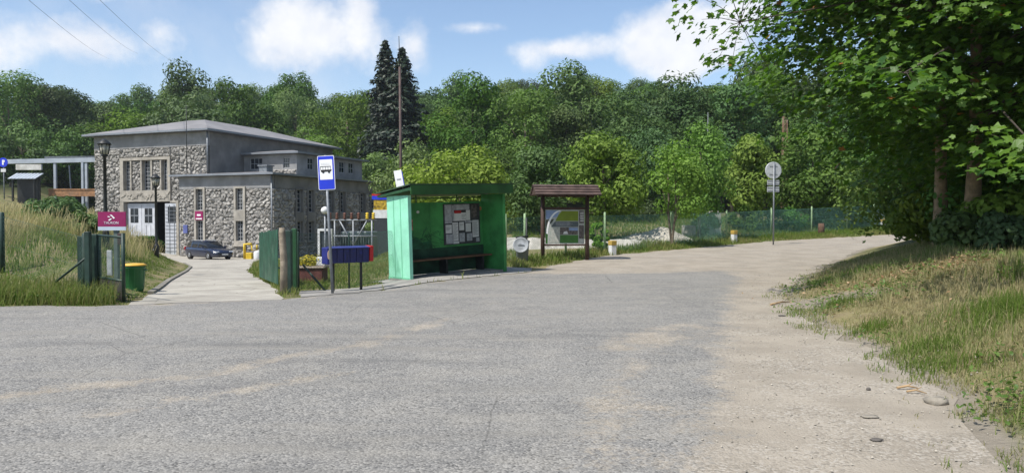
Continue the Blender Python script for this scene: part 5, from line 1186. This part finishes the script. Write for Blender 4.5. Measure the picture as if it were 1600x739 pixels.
# faded scribbles on the back wall
gr = np.random.default_rng(21); gm = MB()
sp_ = []
for i in range(16):
    x0_ = gr.uniform(0.3, 1.75); z0_ = gr.uniform(0.75, 1.25); pts_ = [(x0_ + gr.normal(0, 0.06), yb_ - 0.004, z0_ + gr.normal(0, 0.09)) for _ in range(5)]; sp_ += pts_
gm.tube(sp_, 0.005, 4, False); gm.build('scribble', M('scribble_dark', (0.01, 0.05, 0.03), 0.7), sh)
# small timetable plate leaning on the shelter roof
t = thing('roof_stop_plate', 'small white stop plate leaning on the left end of the shelter roof', 'sign', at(625, 293, 19.6), rot=(R(4), R(-9), R(-14)))
MB().tube([(0.06, 0.03, -0.12), (0.06, 0.03, 0.42)], 0.014, 6).build('post', GALV, t)
q = MB().bbox(-0.10, 0.12, 0.0, 0.012, 0.0, 0.45, 0.004).build('plate', WHITE, t)
MB().box(0.122, 0.135, -0.002, 0.02, 0.01, 0.40).build('blue_edge', BLUE, q); MB().box(-0.05, 0.07, -0.006, -0.002, 0.20, 0.235).build('bus_symbol', PAPERG, q)

# tall thin mast behind the shelter
mx_, my_ = xat(628, 38), 38.0
t = thing('tall_mast', 'tall thin rusty mast rising behind the shelter before the spruces', 'mast', (mx_, my_, gz1(mx_, my_)), rot=(0, R(-0.5), 0))
zt_ = at(626, 57, my_).z - t.location.z; zm = at(626, 105, my_).z - t.location.z
MB().tube([(0, 0, -0.3), (0, 0, zm)], [0.085, 0.06], 10).build('pole', M('mast_brown', (0.075, 0.05, 0.045), 0.7, 0.3, 3.0), t); MB().tube([(0, 0, zm), (-0.02, 0, zt_)], [0.03, 0.015], 6).build('tip', BLACKM, t)

# ------------------------------------------------------------------ information board
ia = R(9); ix, iy = xat(848, 26.3), 26.3
t = thing('information_board', 'brown wooden information board with shingled little roof and colourful panel', 'information board', (ix, iy, gz1(ix, iy)), ia)
W_ = 1.62
zt_ = at(848, 308, iy).z - t.location.z
for xx in (0.0, W_): MB().tube([(xx, 0, -0.3), (xx, 0, zt_ + 0.05)], 0.075, 12).build('post', WOODD, t)
cb = MB(); cb.bbox(0.078, W_ - 0.078, -0.03, 0.03, zt_ - 0.44, zt_ - 0.36, 0.008); cb.bbox(0.078, W_ - 0.078, -0.03, 0.03, zt_ - 1.73, zt_ - 1.67, 0.008); cb.bbox(-0.2, W_ + 0.25, -0.05, 0.05, zt_ + 0.0, zt_ + 0.10, 0.01); cb.build('crossbar', WOODD, t)
rfp = MB(); 
for s in (-1, 1):
    for k in range(4):
        y0_ = s * (0.04 + k * 0.145); z0_ = zt_ + 0.40 - k * 0.095
        rfp.box(-0.36, W_ + 0.36, -0.005, 0.165, -0.012, 0.03, Matrix.Translation((0, y0_, z0_ + 0.012)) @ Matrix.Rotation(0 if s > 0 else math.pi, 4, 'Z') @ Matrix.Translation((0 if s > 0 else -W_, 0, 0)) @ Matrix.Rotation(R(-22), 4, 'X'))
rfp.build('roof', M('weathered_roof_wood', (0.085, 0.056, 0.047), 0.75, 0.35, 4.0, 0.3, 25), t)
gb = MB()
for xx in (-0.3, W_ + 0.3):
    gb.prism([(-0.5, zt_ + 0.08), (0.5, zt_ + 0.08), (0.0, zt_ + 0.38)], xx - 0.02, xx + 0.02, Matrix(((0, 1, 0, 0), (1, 0, 0, 0), (0, 0, 1, 0), (0, 0, 0, 1))))
gb.build('gable_board', WOODD, t)
x0, x1, z0, z1 = 0.10, W_ - 0.10, zt_ - 1.66, zt_ - 0.45; wd = x1 - x0; hd_ = z1 - z0
pan = MB().box(x0, x1, 0.0, 0.02, z0, z1).build('panel', BPAL, t)
def pp(u, v): return (x0 + wd * u, z0 + hd_ * v)
def patch(poly, mat, lay, name='print'): MB().prism([pp(u, v) for u, v in poly], -0.002 * lay - 0.0015, -0.002 * lay + 0.0003, None).build(name, mat, pan)
patch([(0.01, 0.72), (0.30, 0.80), (0.36, 0.985), (0.01, 0.985)], BSKY, 1)
patch([(0.01, 0.50), (0.16, 0.62), (0.22, 0.73), (0.01, 0.71)], BDRK, 1)
patch([(0.01, 0.01), (0.05, 0.01), (0.06, 0.45), (0.10, 0.58), (0.01, 0.49)], BGRN, 1)
arc = [(0.04 + 0.36 * (1 - math.cos(a)), 0.30 + 0.68 * math.sin(a)) for a in np.linspace(0.0, 1.5, 9)]
patch([(x - 0.022, z + 0.004) for x, z in arc] + [(x + 0.022, z - 0.012) for x, z in arc[::-1]], WHITE, 2, 'white_arc')
patch([(0.25, 0.67), (0.84, 0.67), (0.84, 0.965), (0.42, 0.965), (0.33, 0.85)], BOLV, 1)
patch([(0.14, 0.50), (0.84, 0.50), (0.84, 0.655), (0.24, 0.655)], BSLT, 1)
patch([(0.09, 0.03), (0.36, 0.03), (0.36, 0.48), (0.12, 0.48)], BMAP, 1)
patch([(0.37, 0.27), (0.83, 0.27), (0.83, 0.485), (0.37, 0.485)], BPHO, 1)
patch([(0.60, 0.39), (0.83, 0.39), (0.83, 0.475), (0.60, 0.475)], BSKY, 2)
patch([(0.45, 0.29), (0.58, 0.29), (0.55, 0.38), (0.47, 0.36)], PAPER, 2)
patch([(0.37, 0.03), (0.84, 0.03), (0.84, 0.26), (0.37, 0.26)], BGRN, 1)
patch([(0.86, 0.60), (0.985, 0.60), (0.985, 0.98), (0.86, 0.98)], BPHO, 1); patch([(0.86, 0.15), (0.985, 0.15), (0.985, 0.55), (0.86, 0.55)], BPHO, 1)
tl = MB()
for i in range(5): tl.box(*[x0 + wd * 0.26, x0 + wd * (0.62 + 0.04 * (i % 3))], -0.0062, -0.0042, z0 + hd_ * (0.625 - i * 0.023), z0 + hd_ * (0.633 - i * 0.023))
tl.build('text_lines', PAPERG, pan)
gl_ = MB()
for i in range(6): gl_.box(x0 + wd * (0.89), x0 + wd * 0.975, -0.0062, -0.0042, z0 + hd_ * (0.66 + i * 0.05), z0 + hd_ * (0.68 + i * 0.05))
gl_.build('text_lines', PAPER, pan)

# litter bin with round lid
lx_, ly_ = xat(816, 24.6), 24.6
t = thing('litter_bin', 'grey litter bin with its round pale lid tipped to the front', 'litter bin', (lx_, ly_, gz1(lx_, ly_)), R(-6))
MB().tube([(0.12, 0.27, -0.2), (0.12, 0.27, 1.55)], 0.03, 8).build('post', BLACKM, t)
bb = MB().lathe([(0.14, 0.0), (0.18, 0.02), (0.235, 0.72), (0.25, 0.74), (0.25, 0.80), (0.21, 0.81)], 24); bb.build('body', BINCON, t)
Mt = Matrix.Translation((-0.02, -0.27, 0.66)) @ Matrix.Rotation(R(78), 4, 'X')
MB().lathe([(0.245, -0.03), (0.26, -0.015), (0.26, 0.02), (0.235, 0.03), (0.22, 0.018), (0.10, 0.024), (0.01, 0.026)], 28, mat=Mt).build('lid', BINLID, t)
MB().box(-0.10, 0.11, -0.01, 0.01, 0.032, 0.052, Mt).box(-0.06, 0.02, 0.02, 0.04, 0.032, 0.05, Mt).build('lid_handle', BINCON, t)
MB().tube([(-0.2, -0.02, 0.80), (0.0, 0.08, 0.92), (0.2, -0.02, 0.80)], 0.014, 6).tube([(-0.22, 0.05, 0.9), (0.2, 0.1, 0.94)], 0.035, 6).build('hinge_frame', BLACKM, t)

# low pale wall, gravel heap, pillars
wl_ = MB(); wa = np.array([xat(770, 33.0), 33.0]); wb_ = np.array([xat(1004, 35.0), 35.0]); nW = 40
zoff = gz1(*wa); wg = np.random.default_rng(31)
tops = []
for i in range(nW + 1):
    p = wa + (wb_ - wa) * i / nW; zt0 = at(800, 371 + 4 * (i / nW), p[1]).z; tops.append((p, zt0 + wg.normal(0, 0.018)))
v = []
for (p, zt0) in tops:
    g0 = gz1(*p) - 0.3
    v += [(p[0] - wa[0], p[1] - wa[1] - 0.75, g0 - zoff), (p[0] - wa[0] + wg.normal(0, 0.01), p[1] - wa[1], zt0 - zoff), (p[0] - wa[0], p[1] - wa[1] + 0.35, zt0 - zoff), (p[0] - wa[0], p[1] - wa[1] + 0.35, g0 - zoff)]
f = [(i * 4 + k, (i + 1) * 4 + k, (i + 1) * 4 + (k + 1) % 4, i * 4 + (k + 1) % 4) for i in range(nW) for k in range(3)] + [(3, 2, 1, 0), (nW * 4, nW * 4 + 1, nW * 4 + 2, nW * 4 + 3)]
o = wl_.add(v, f).build('low_concrete_wall', PALEC); o.location = (*wa, zoff); tag(o, 'low pale concrete wall behind the information board', 'wall')
hg = np.random.default_rng(8); hx, hy = xat(1028, 39), 39.0
n1, n2 = 60, 40; U, Vv = np.meshgrid(np.linspace(-1, 1, n1), np.linspace(-1, 1, n2)); rad_ = np.sqrt(U ** 2 + Vv ** 2)
Hh = np.clip(1 - rad_, 0, 1) ** 0.8 * 0.80 * (1 + 0.15 * np.sin(U * 6)) + hg.normal(0, 0.025, U.shape); Hh[rad_ > 0.98] = -0.3
X_ = U * 2.1; Y_ = Vv * 1.9; V3 = np.stack([X_.ravel(), Y_.ravel(), Hh.ravel()], 1); ii = np.arange(n1 * n2).reshape(n2, n1)
q = np.stack([ii[:-1, :-1], ii[:-1, 1:], ii[1:, 1:], ii[1:, :-1]], -1).reshape(-1, 4)
o = link('gravel_heap', mesh_np('gravel_heap', V3, q.ravel(), np.arange(len(q)) * 4), GRAVP); o.location = (hx, hy, gz1(hx, hy)); tag(o, 'pale gravel heap behind the fence at the young forked tree', 'gravel heap')
for (px, Y, tp, w0, lab) in ((1113, 43.5, 330, 0.42, 'pale concrete pillar behind the fence near the young tree'), (1362, 54.5, 327, 0.75, 'broad pale concrete block behind the fence at the road bend'), (1076, 41.5, 352, 0.30, 'short pale brown pillar behind the fence by the gravel heap')):
    x = xat(px, Y); z = gz1(x, Y); H = at(px, tp, Y).z - z
    o = MB().bbox(-w0, w0, -0.3, 0.3, -0.3, H, 0.04).build('concrete_pillar', PALEC); o.location = (x, Y, z); o.rotation_euler = (0, 0, R(12)); tag(o, lab, 'pillar')
# marker posts with yellow heads
def marker(px, Y, top, bot, label, wpx):
    x = xat(px, Y); z = gz1(x, Y); H = at(px, top, Y).z - z; w0 = wpx / F * Y / 2
    t = thing('marker_post', label, 'marker post', (x, Y, z), R(28), 'white and yellow marker posts by the fence')
    MB().bbox(-w0, w0, -w0, w0, -0.3, H * 0.68, 0.008).build('shaft', OFFW, t); MB().bbox(-w0 - 0.012, w0 + 0.012, -w0 - 0.012, w0 + 0.012, H * 0.68 + 0.002, H, 0.012).build('head', M('ochre_marker', (0.44, 0.30, 0.06), 0.65, 0.2, dirt=(0.25, 0.17, 0.06), dscale=6), t)
marker(957, 29.2, 376, 398, 'white marker post with yellow head by the bush near the board', 9)
marker(1147, 38.6, 360, 376, 'white marker post with yellow head left of the round road sign', 7)
marker(1380, 52.0, 343, 354, 'white marker post with yellow head at the far road bend', 6)
x = xat(1283, 45); z = gz1(x, 45); H = at(1283, 349, 45).z - z
o = MB().tube([(0, 0, -0.2), (0.01, 0, H * 0.6), (0, 0.01, H)], [0.20, 0.19, 0.17], 10).build('wood_post', M('stump_brown', (0.10, 0.06, 0.04), 0.9, 0.3, 6)); o.location = (x, 45, z); tag(o, 'thick brown wooden stub post in the grass by the road', 'post')
# road sign seen from behind
sx_, sy_ = xat(1208.5, 36.5), 36.5
t = thing('road_sign', 'round road sign seen from its grey back with two small plates below', 'road sign', (sx_, sy_, gz1(sx_, sy_)), R(6))
zc = at(1208, 266.5, sy_).z - t.location.z
MB().tube([(0, 0, -0.3), (0, 0, zc + 0.42)], 0.036, 10).build('pole', GALVD, t)
MB().lathe([(0.40, 0), (0.42, 0.012), (0.42, 0.03), (0.39, 0.034)], 32, mat=Matrix.Translation((0, 0.085, zc)) @ Matrix.Rotation(math.pi / 2, 4, 'X')).build('disc', GALV, t)
for k in (0.60, 0.93): MB().bbox(-0.31, 0.31, 0.05, 0.07, zc - k - 0.13, zc - k + 0.13, 0.006).build('plate', GALV, t)
cl_ = MB()
for k in (-0.2, 0.2, 0.52, 0.66, 0.86, 1.0): cl_.box(-0.2 if k < 0.3 else -0.30, 0.2 if k < 0.3 else 0.30, 0.037, 0.049, zc - k - 0.018, zc - k + 0.018)
cl_.build('bracket', GALVD, t)

# thin masts in the wood on the right
for (px, Y, t0, b0, mat, lab) in ((1225, 66, 182, 216, RUST, 'rusty lattice mast above the trees right of the round sign'), (1105, 70, 176, 200, GALVD, 'thin grey pole among the trees above the young tree')):
    x = xat(px, Y); z = gz1(x, Y); H = at(px, t0, Y).z - z; m = MB()
    if mat is RUST:
        for (a, b_) in ((-0.2, -0.2), (0.2, -0.2), (0.2, 0.2), (-0.2, 0.2)): m.tube([(a, b_, -0.3), (a * 0.7, b_ * 0.7, H)], 0.05, 5)
        for k in range(int(H / 0.5)):
            s = 1 if k % 2 else -1; m.tube([(-0.2 * s, -0.18, k * 0.5), (0.2 * s, -0.18, k * 0.5 + 0.5)], 0.02, 4)
    else: m.tube([(0, 0, -0.3), (0, 0, H)], [0.05, 0.03], 6)
    o = m.build('slim_mast', mat); o.location = (x, Y, z); tag(o, lab, 'mast')

# thin summer haze in the air between the road and the hill
hzm = bpy.data.materials.new('haze'); hzm.use_nodes = True; ht = NT(hzm.node_tree)
pv = ht.n('ShaderNodeVolumePrincipled', {'Color': (0.85, 0.91, 1.0), 'Density': 0.00022, 'Anisotropy': 0.2}); ho = ht.n('ShaderNodeOutputMaterial'); ht.t.links.new(pv.outputs[0], ho.inputs['Volume'])
tag(MB().box(-790, 790, -190, 880, -6, 75).build('haze', hzm), kind='stuff')

# three overhead wires, upper left
for i, (a, b_, lab) in enumerate((((45, -5, 62), (170, 92, 210), 'lowest overhead wire at the upper left'), ((105, -8, 63), (215, 84, 210), 'middle overhead wire at the upper left'), ((155, -6, 64), (270, 96, 210), 'rightmost overhead wire at the upper left'))):
    A = at(*a); Bq = at(*b_); A2 = A - (Bq - A) * 0.12; pts_ = []
    for k in range(25):
        f = k / 24; p = A2.lerp(Bq, f); p.z -= 4 * 0.8 * f * (1 - f); pts_.append(p)
    o = MB().tube(pts_, 0.017, 5).build('power_line', M('cable', (0.06, 0.06, 0.065), 0.6)); tag(o, lab, 'power line')

# ------------------------------------------------------------------ small things on the verge
def rock(loc, s, lab, mat=ROCKM):
    g = np.random.default_rng(int(abs(loc[0] * 100))); mb = MB(); pr_ = []
    n = 10; V = []; Fc = []
    for i, (r, z) in enumerate([(0.5, -0.3), (0.95, 0.0), (0.9, 0.35), (0.55, 0.6)]):
        for k in range(n): a = 2 * math.pi * k / n; q = r * g.uniform(0.75, 1.2); V.append((q * s[0] * math.cos(a), q * s[1] * math.sin(a), z * s[2] * g.uniform(0.85, 1.15)))
    for i in range(3):
        for k in range(n): Fc.append((i * n + k, i * n + (k + 1) % n, (i + 1) * n + (k + 1) % n, (i + 1) * n + k))
    Fc.append(tuple(3 * n + k for k in range(n)))
    o = mb.add(V, Fc, True).build('stone', mat); o.location = (*loc, gz1(*loc) + 0.012); return tag(o, lab, 'stone')
rock(gpt(1466, 633), (0.11, 0.08, 0.09), 'pale rounded stone at the edge of the gravel by the dry stick')
rock(gpt(1362, 655), (0.08, 0.05, 0.018), 'flat white stone patch on the gravel')
rock(gpt(1374, 692), (0.05, 0.03, 0.02), 'small dark stone on the gravel below the flat white one', M('dark_stone', (0.10, 0.09, 0.08), 0.9))
rock(gpt(1360, 612), (0.022, 0.02, 0.03), 'tiny dark stone on the gravel above the flat white one', M('dark_stone', (0.10, 0.09, 0.08), 0.9))
rock(gpt(1222, 495), (0.06, 0.04, 0.03), 'small dark stone at the bare tip of the verge', M('dark_stone', (0.10, 0.09, 0.08), 0.9))
for (a, b_, r, lab) in (((1405, 611), (1440, 612), 0.012, 'light dry stick lying at the gravel edge'), ((1420, 617), (1452, 620), 0.010, 'darker stick beside the pale rounded stone'), ((1205, 478), (1235, 474), 0.018, 'thin dead branch near the bare tip of the verge')):
    A = Vector((*gpt(*a), 0)); Bq = Vector((*gpt(*b_), 0)); 
    for p in (A, Bq): p.z = gz1(p.x, p.y) + 0.025
    m_ = A.lerp(Bq, 0.5) + Vector((0.01, 0.03, 0.015)); o = MB().tube([A, m_, Bq], [r, r * 0.9, r * 0.4], 6).tube([m_, m_ + Vector((0.08, 0.05, 0.02))], [r * 0.6, r * 0.2], 5).build('stick', STKM); tag(o, lab, 'stick')

# ------------------------------------------------------------------ loose stones, grass, leaf litter
def blades(name, XY, hgt, wid, dry, mat, lean=0.5, seed=1, head=False, tintsd=0.25):
    g = np.random.default_rng(seed); n = len(XY); z = gz(XY[:, 0], XY[:, 1]); a = g.random(n) * 2 * math.pi
    dx, dy = np.cos(a), np.sin(a); la = g.random(n) * 2 * math.pi; ln = np.abs(g.normal(0, lean, n)); lx, ly = np.cos(la) * ln * hgt + 0.08 * hgt, np.sin(la) * ln * hgt + 0.04 * hgt
    B = np.column_stack([XY, z - 0.01]); w = wid / 2
    def off(f, k, hh): return B + np.column_stack([lx * f + dx * w * k, ly * f + dy * w * k, hgt * hh])
    hh1 = 0.55; hh2 = 1.0 - 0.35 * np.clip(ln, 0, 1.3)
    V = np.stack([off(0, -1, 0), off(0, 1, 0), off(0.35, 0.8, hh1), off(0.35, -0.8, hh1), off(1.0, 0.0, 0) + np.column_stack([0 * lx, 0 * lx, hgt * hh2])], 1).reshape(-1, 3)
    if head:   # seed head widening
        V = np.stack([off(0, -0.5, 0), off(0, 0.5, 0), off(0.6, 1.6, 0.82), off(0.6, -1.6, 0.82), off(1.0, 0.0, 0) + np.column_stack([0 * lx, 0 * lx, hgt * hh2])], 1).reshape(-1, 3)
    o_ = np.arange(n) * 5; L = np.stack([o_, o_ + 1, o_ + 2, o_, o_ + 2, o_ + 3, o_ + 3, o_ + 2, o_ + 4], 1).reshape(-1)
    t = np.clip(g.normal(0.5, tintsd, n), 0, 1)
    me = mesh_np(name, V, L, np.arange(n * 3) * 3, {'dry': np.repeat(np.clip(dry, 0, 1), 5), 'tint': np.repeat(t, 5)})
    return link(name, me, mat)
def vnoise(XY, s, seed):
    g = np.random.default_rng(seed); out = np.zeros(len(XY))
    for k in range(5):
        a = g.random() * 6.28; f = s * 1.7 ** k; p = g.random() * 6.28; b = a + 1.9
        out += (np.sin((XY[:, 0] * math.cos(a) + XY[:, 1] * math.sin(a)) * f + p) * np.sin((XY[:, 0] * math.cos(b) + XY[:, 1] * math.sin(b)) * f + p * 2)) / (1.25 ** k)
    return out
def scatter(x0, x1, y0, y1, n, seed, pad=0.03):
    g = np.random.default_rng(seed); P = np.column_stack([g.uniform(x0, x1, n), g.uniform(y0, y1, n)])
    ok = ~inpoly(P, ROAD) & ~inpoly(P, PAVEP) & ~inpoly(P, DRIVEP)
    return P[ok], g
GR_V = grass_mat('verge_grass', (0.085, 0.165, 0.022), (0.165, 0.265, 0.046), (0.28, 0.245, 0.115), (0.46, 0.40, 0.23))
GR_B = grass_mat('bank_grass', (0.085, 0.155, 0.020), (0.165, 0.250, 0.042), (0.42, 0.36, 0.17), (0.64, 0.55, 0.31))
GR_L = grass_mat('lawn_grass', (0.075, 0.140, 0.018), (0.145, 0.225, 0.034), (0.25, 0.23, 0.08), (0.36, 0.31, 0.14))
# right verge
g = np.random.default_rng(41); P = np.column_stack([g.uniform(2.4, 15, 640000), g.uniform(3.2, 24, 640000)])
dr = P[:, 0] - np.interp(P[:, 1], VR_Y, VR_X); dn = np.hypot(P[:, 0], P[:, 1])
cover = vnoise(P, 1.5, 5); cover2 = vnoise(P, 0.55, 15)
keep = (g.random(len(P)) < np.clip(70 / dn ** 2, 0.15, 1.0)) & (g.random(len(P)) < np.clip(np.where(dr > 0, 0.5 + dr * 0.9, 0.30 + dr * 0.9) + cover * 0.42, np.where(dr > -0.15, 0.012, 0.0), 1)) & (dr > -0.45)
bare = np.linalg.norm(P - np.array([5.75, 13.1]), axis=1); keep &= ~((bare < 0.85) & (g.random(len(P)) < 0.9))
P = P[keep]; dr = dr[keep]; cover = cover[keep]; cover2 = cover2[keep]; dn = dn[keep]; g2 = np.random.default_rng(3)
h = np.clip(0.06 + 0.03 * dr, 0.05, 0.16) * g2.uniform(0.5, 1.6, len(P)) * (1 + 0.35 * np.clip(cover2, -0.8, 1))
wid = np.clip(0.003 + 0.0007 * dn, 0.0045, 0.016)
dry = np.clip(0.64 - 0.42 * cover2 + 0.10 * np.minimum(dr, 2) + g2.normal(0, 0.28, len(P)), 0, 1)
tag(blades('verge_grass', P, h, wid, dry, GR_V, 0.55, 42), 'short patchy green and straw grass on the right verge', 'grass', kind='stuff')
P2, g = scatter(3.6, 12, 5, 18, 9000, 43); dr = P2[:, 0] - np.interp(P2[:, 1], VR_Y, VR_X); P2 = P2[(dr > 0.9) & (g.random(len(P2)) < 0.5)]
tag(blades('dry_stalks', P2, g.uniform(0.15, 0.42, len(P2)), np.full(len(P2), 0.008), g.uniform(0.7, 1, len(P2)), GR_V, 0.45, 44), 'long dry stalks among the right verge grass', 'grass', kind='stuff')
for (cx, cy, rr, nn, hh, sd) in ((6.15, 8.9, 0.8, 1500, 0.24, 1), (4.5, 7.6, 0.45, 420, 0.14, 2), (4.75, 8.4, 0.4, 400, 0.15, 3), (5.5, 12.4, 0.35, 350, 0.16, 4), (7.9, 10.6, 0.8, 900, 0.38, 5), (4.15, 5.6, 0.3, 300, 0.13, 6), (6.1, 9.2, 0.5, 500, 0.26, 7), (4.9, 10.0, 0.35, 350, 0.15, 8)):
    gg = np.random.default_rng(200 + sd); Pt = np.column_stack([gg.normal(cx, rr * 0.5, nn), gg.normal(cy, rr * 0.5, nn)])
    tag(blades('grass_tuft', Pt, hh * gg.uniform(0.5, 1.3, nn), np.full(nn, 0.009), gg.uniform(-0.1, 0.25, nn), GR_L, 0.45, 45 + sd), ['tall fresh green grass tuft at the right edge', 'flat green weed patch at the gravel edge above the dry stick', 'green weed patch further up the gravel edge', 'green tuft at the bare tip of the verge', 'tall green tuft in the middle of the right verge', 'small green tuft at the lower right corner', 'green tuft between the weed patch and the right edge', 'low green patch halfway along the gravel edge'][sd - 1], 'grass tuft', kind='stuff')
gw = np.random.default_rng(131)
PW = np.concatenate([np.column_stack([gw.uniform(3.4, 10, 900), gw.uniform(5, 18, 900)]), np.column_stack([gw.uniform(-14, -7.4, 420), gw.uniform(13.55, 15.6, 420)])])
PW = PW[~inpoly(PW, ROAD) & ~inpoly(PW, DRIVEP)]; PW = PW[vnoise(PW, 0.9, 33) > 0.35]
C = np.repeat(np.column_stack([PW, gz(PW[:, 0], PW[:, 1]) + 0.05]), 14, 0); C = C + np.column_stack([gw.normal(0, 0.07, len(C)), gw.normal(0, 0.07, len(C)), gw.uniform(0, 0.16, len(C))])
V, L, S_, A = leaves(C, np.column_stack([gw.normal(0, 0.5, len(C)), gw.normal(0, 0.5, len(C)), np.ones(len(C))]), gw.uniform(0.03, 0.075, len(C)), gw.random(len(C)) * 0.95, OVAL, gw)
tag(link('weeds', mesh_np('weeds', V, L, S_, {'tint': A}), leaf_mat('weed_leaf', (0.06, 0.115, 0.022), (0.14, 0.22, 0.045), 0.3, objvar=0)), 'broad leaved weeds among the verge grass', 'weeds', kind='stuff')
# leaf litter under the maple
gg = np.random.default_rng(77); nL = 5200; PL = np.column_stack([gg.normal(9.3, 1.3, nL), gg.normal(13.6, 0.75, nL)])
PL2 = np.column_stack([gg.uniform(3.8, 13, 700), gg.uniform(6, 20, 700)]); dr = PL2[:, 0] - np.interp(PL2[:, 1], VR_Y, VR_X); PL2 = PL2[dr > 0.3]
PL = np.concatenate([PL, PL2]); C = np.column_stack([PL, gz(PL[:, 0], PL[:, 1]) + gg.uniform(0.02, 0.10, len(PL))]); N = np.column_stack([gg.normal(0, 0.45, len(PL)), gg.normal(0, 0.45, len(PL)), np.ones(len(PL))])
V, L, S_, A = leaves(C, N, gg.uniform(0.035, 0.085, len(PL)), gg.random(len(PL)), OVAL, gg)
tag(link('leaf_litter', mesh_np('leaf_litter', V, L, S_, {'tint': A}), leaf_mat('dead_leaf', (0.20, 0.11, 0.055), (0.42, 0.30, 0.18), 0.15, objvar=0)), 'dry brown fallen leaves under the maple', 'leaf litter', kind='stuff')
# left bank
P, g = scatter(-26, -4.5, 13.3, 40, 150000, 51)
d = np.interp(P[:, 1], DL_Y, DL_X) - P[:, 0]
keep = (d > 0.05) & (g.random(len(P)) < np.clip(1.25 - 0.03 * (P[:, 1] - 13), 0.3, 1)); P = P[keep]; d = d[keep]
front = sstep(20.0, 15.0, P[:, 1]); edge = sstep(3.4, 1.6, d); cov = vnoise(P, 0.5, 9)
dry = np.clip(0.52 - 0.75 * front - 0.75 * edge * (0.7 + 0.3 * cov) + 0.42 * cov + g.normal(0, 0.2, len(P)), 0, 1)
h = (0.33 - 0.10 * front - 0.23 * edge) * np.where((P[:, 0] / P[:, 1] > -0.535) & (P[:, 1] < 22), 0.45, 1.0) * (1 + 0.35 * np.clip(cov, -1, 1)) * g.uniform(0.5, 1.35, len(P)); h = np.clip(h, 0.04, 0.9)
tag(blades('bank_grass', P, h, np.full(len(P), 0.017), dry, GR_B, 0.42, 52), 'green to straw coloured grass covering the left bank', 'grass', kind='stuff')
P2, g = scatter(-24, -8, 16.5, 36, 16000, 53); d = np.interp(P2[:, 1], DL_Y, DL_X) - P2[:, 0]; P2 = P2[(d > 1.3)]
P2 = P2[vnoise(P2, 0.5, 9) > 0.0]
tag(blades('tall_dry_grass', P2, np.random.default_rng(5).uniform(0.4, 0.85, len(P2)), np.full(len(P2), 0.011), np.random.default_rng(6).uniform(0.75, 1, len(P2)), GR_B, 0.38, 54, True), 'tall dry grass with seed heads on the left bank', 'grass', kind='stuff')
P3, g = scatter(-16, -6.9, 13.4, 15.2, 11000, 55); P3 = P3[P3[:, 0] / P3[:, 1] < -0.537]
tag(blades('roadside_weeds', P3, g.uniform(0.18, 0.55, len(P3)), np.full(len(P3), 0.014), g.uniform(-0.1, 0.75, len(P3)), GR_L, 0.5, 56), 'lush green weeds along the road edge at the left', 'weeds', kind='stuff')
# lawn beside the driveway and behind the fence, roadside strip and slope
P, g = scatter(-17, 1, 15.3, 52, 120000, 61); r = P[:, 0] / P[:, 1]; keep = (P[:, 0] > np.interp(P[:, 1], DL_Y, DL_X) + 1.0) & (r < 0.02) & (g.random(len(P)) < np.clip(22 / P[:, 1], 0.25, 1)); P = P[keep]
cov = vnoise(P, 0.7, 10)
tag(blades('lawn', P, np.clip(0.12 + 0.05 * cov, 0.05, 0.3) * g.uniform(0.6, 1.5, len(P)), np.full(len(P), 0.018), 0.18 + 0.22 * cov + g.normal(0, 0.2, len(P)), GR_L, 0.5, 62), 'green lawn behind the chain link fence', 'grass', kind='stuff')
P, g = scatter(0, 32, 22, 64, 230000, 63); 
yr = np.interp(P[:, 0], [0, 1.4, 3.6, 7, 13.7, 22, 40], [22.6, 24.2, 28.6, 32.3, 39.7, 44.5, 52]); de = P[:, 1] - yr
keep = (de > 0.02) & ((de < 3.2) | (P[:, 1] > 36)) & (g.random(len(P)) < np.where(de < 3.2, 1.0, 0.35)); P = P[keep]; de = de[keep]; cov = vnoise(P, 0.6, 12)
tag(blades('roadside_grass', P, np.clip(0.10 + 0.09 * np.minimum(de, 2) + 0.07 * cov, 0.06, 0.45) * g.uniform(0.5, 1.4, len(P)), np.full(len(P), 0.028), np.clip(0.30 - 0.12 * de + 0.25 * cov, -0.1, 0.6) + g.normal(0, 0.2, len(P)), GR_L, 0.45, 64), 'green grass strip between the gravel road and the fence', 'grass', kind='stuff')
# stones strewn over the gravel shoulder
gg = np.random.default_rng(91); nS = 9000; PS = np.column_stack([gg.uniform(0.6, 8, nS), gg.uniform(3.4, 21, nS)])
dr = PS[:, 0] - np.interp(PS[:, 1], VR_Y, VR_X); xbs = np.interp(PS[:, 1], [3, 4.65, 8.4, 15.5, 20, 24], [0.9, 1.35, 2.55, 4.8, 6.3, 7.2]); PS = PS[(dr < 0.7) & (PS[:, 0] > xbs - 0.2)]
n = len(PS); oct_ = np.array([(1, 0, 0), (0, 1, 0), (-1, 0, 0), (0, -1, 0), (0, 0, 0.8), (0, 0, -0.5)]); sz = 0.004 + 0.010 * gg.random(n) ** 3
jit = gg.uniform(0.6, 1.3, (n, 6, 1)); rot = gg.random(n) * 6.28; cs, sn = np.cos(rot), np.sin(rot)
V = oct_[None] * jit * sz[:, None, None]; V = np.stack([V[..., 0] * cs[:, None] - V[..., 1] * sn[:, None], V[..., 0] * sn[:, None] + V[..., 1] * cs[:, None], V[..., 2]], -1)
V = V + np.column_stack([PS, gz(PS[:, 0], PS[:, 1]) + 0.014])[:, None, :]
fo = np.array([(0, 1, 4), (1, 2, 4), (2, 3, 4), (3, 0, 4), (1, 0, 5), (2, 1, 5), (3, 2, 5), (0, 3, 5)]); Lp = (fo[None] + (np.arange(n) * 6)[:, None, None]).reshape(-1)
tag(link('loose_gravel', mesh_np('loose_gravel', V.reshape(-1, 3), Lp, np.arange(n * 8) * 3), M('loose_stone', (0.33, 0.30, 0.25), 0.9, 0.45, 30.0)), 'loose small stones on the gravel shoulder', 'gravel', kind='stuff')
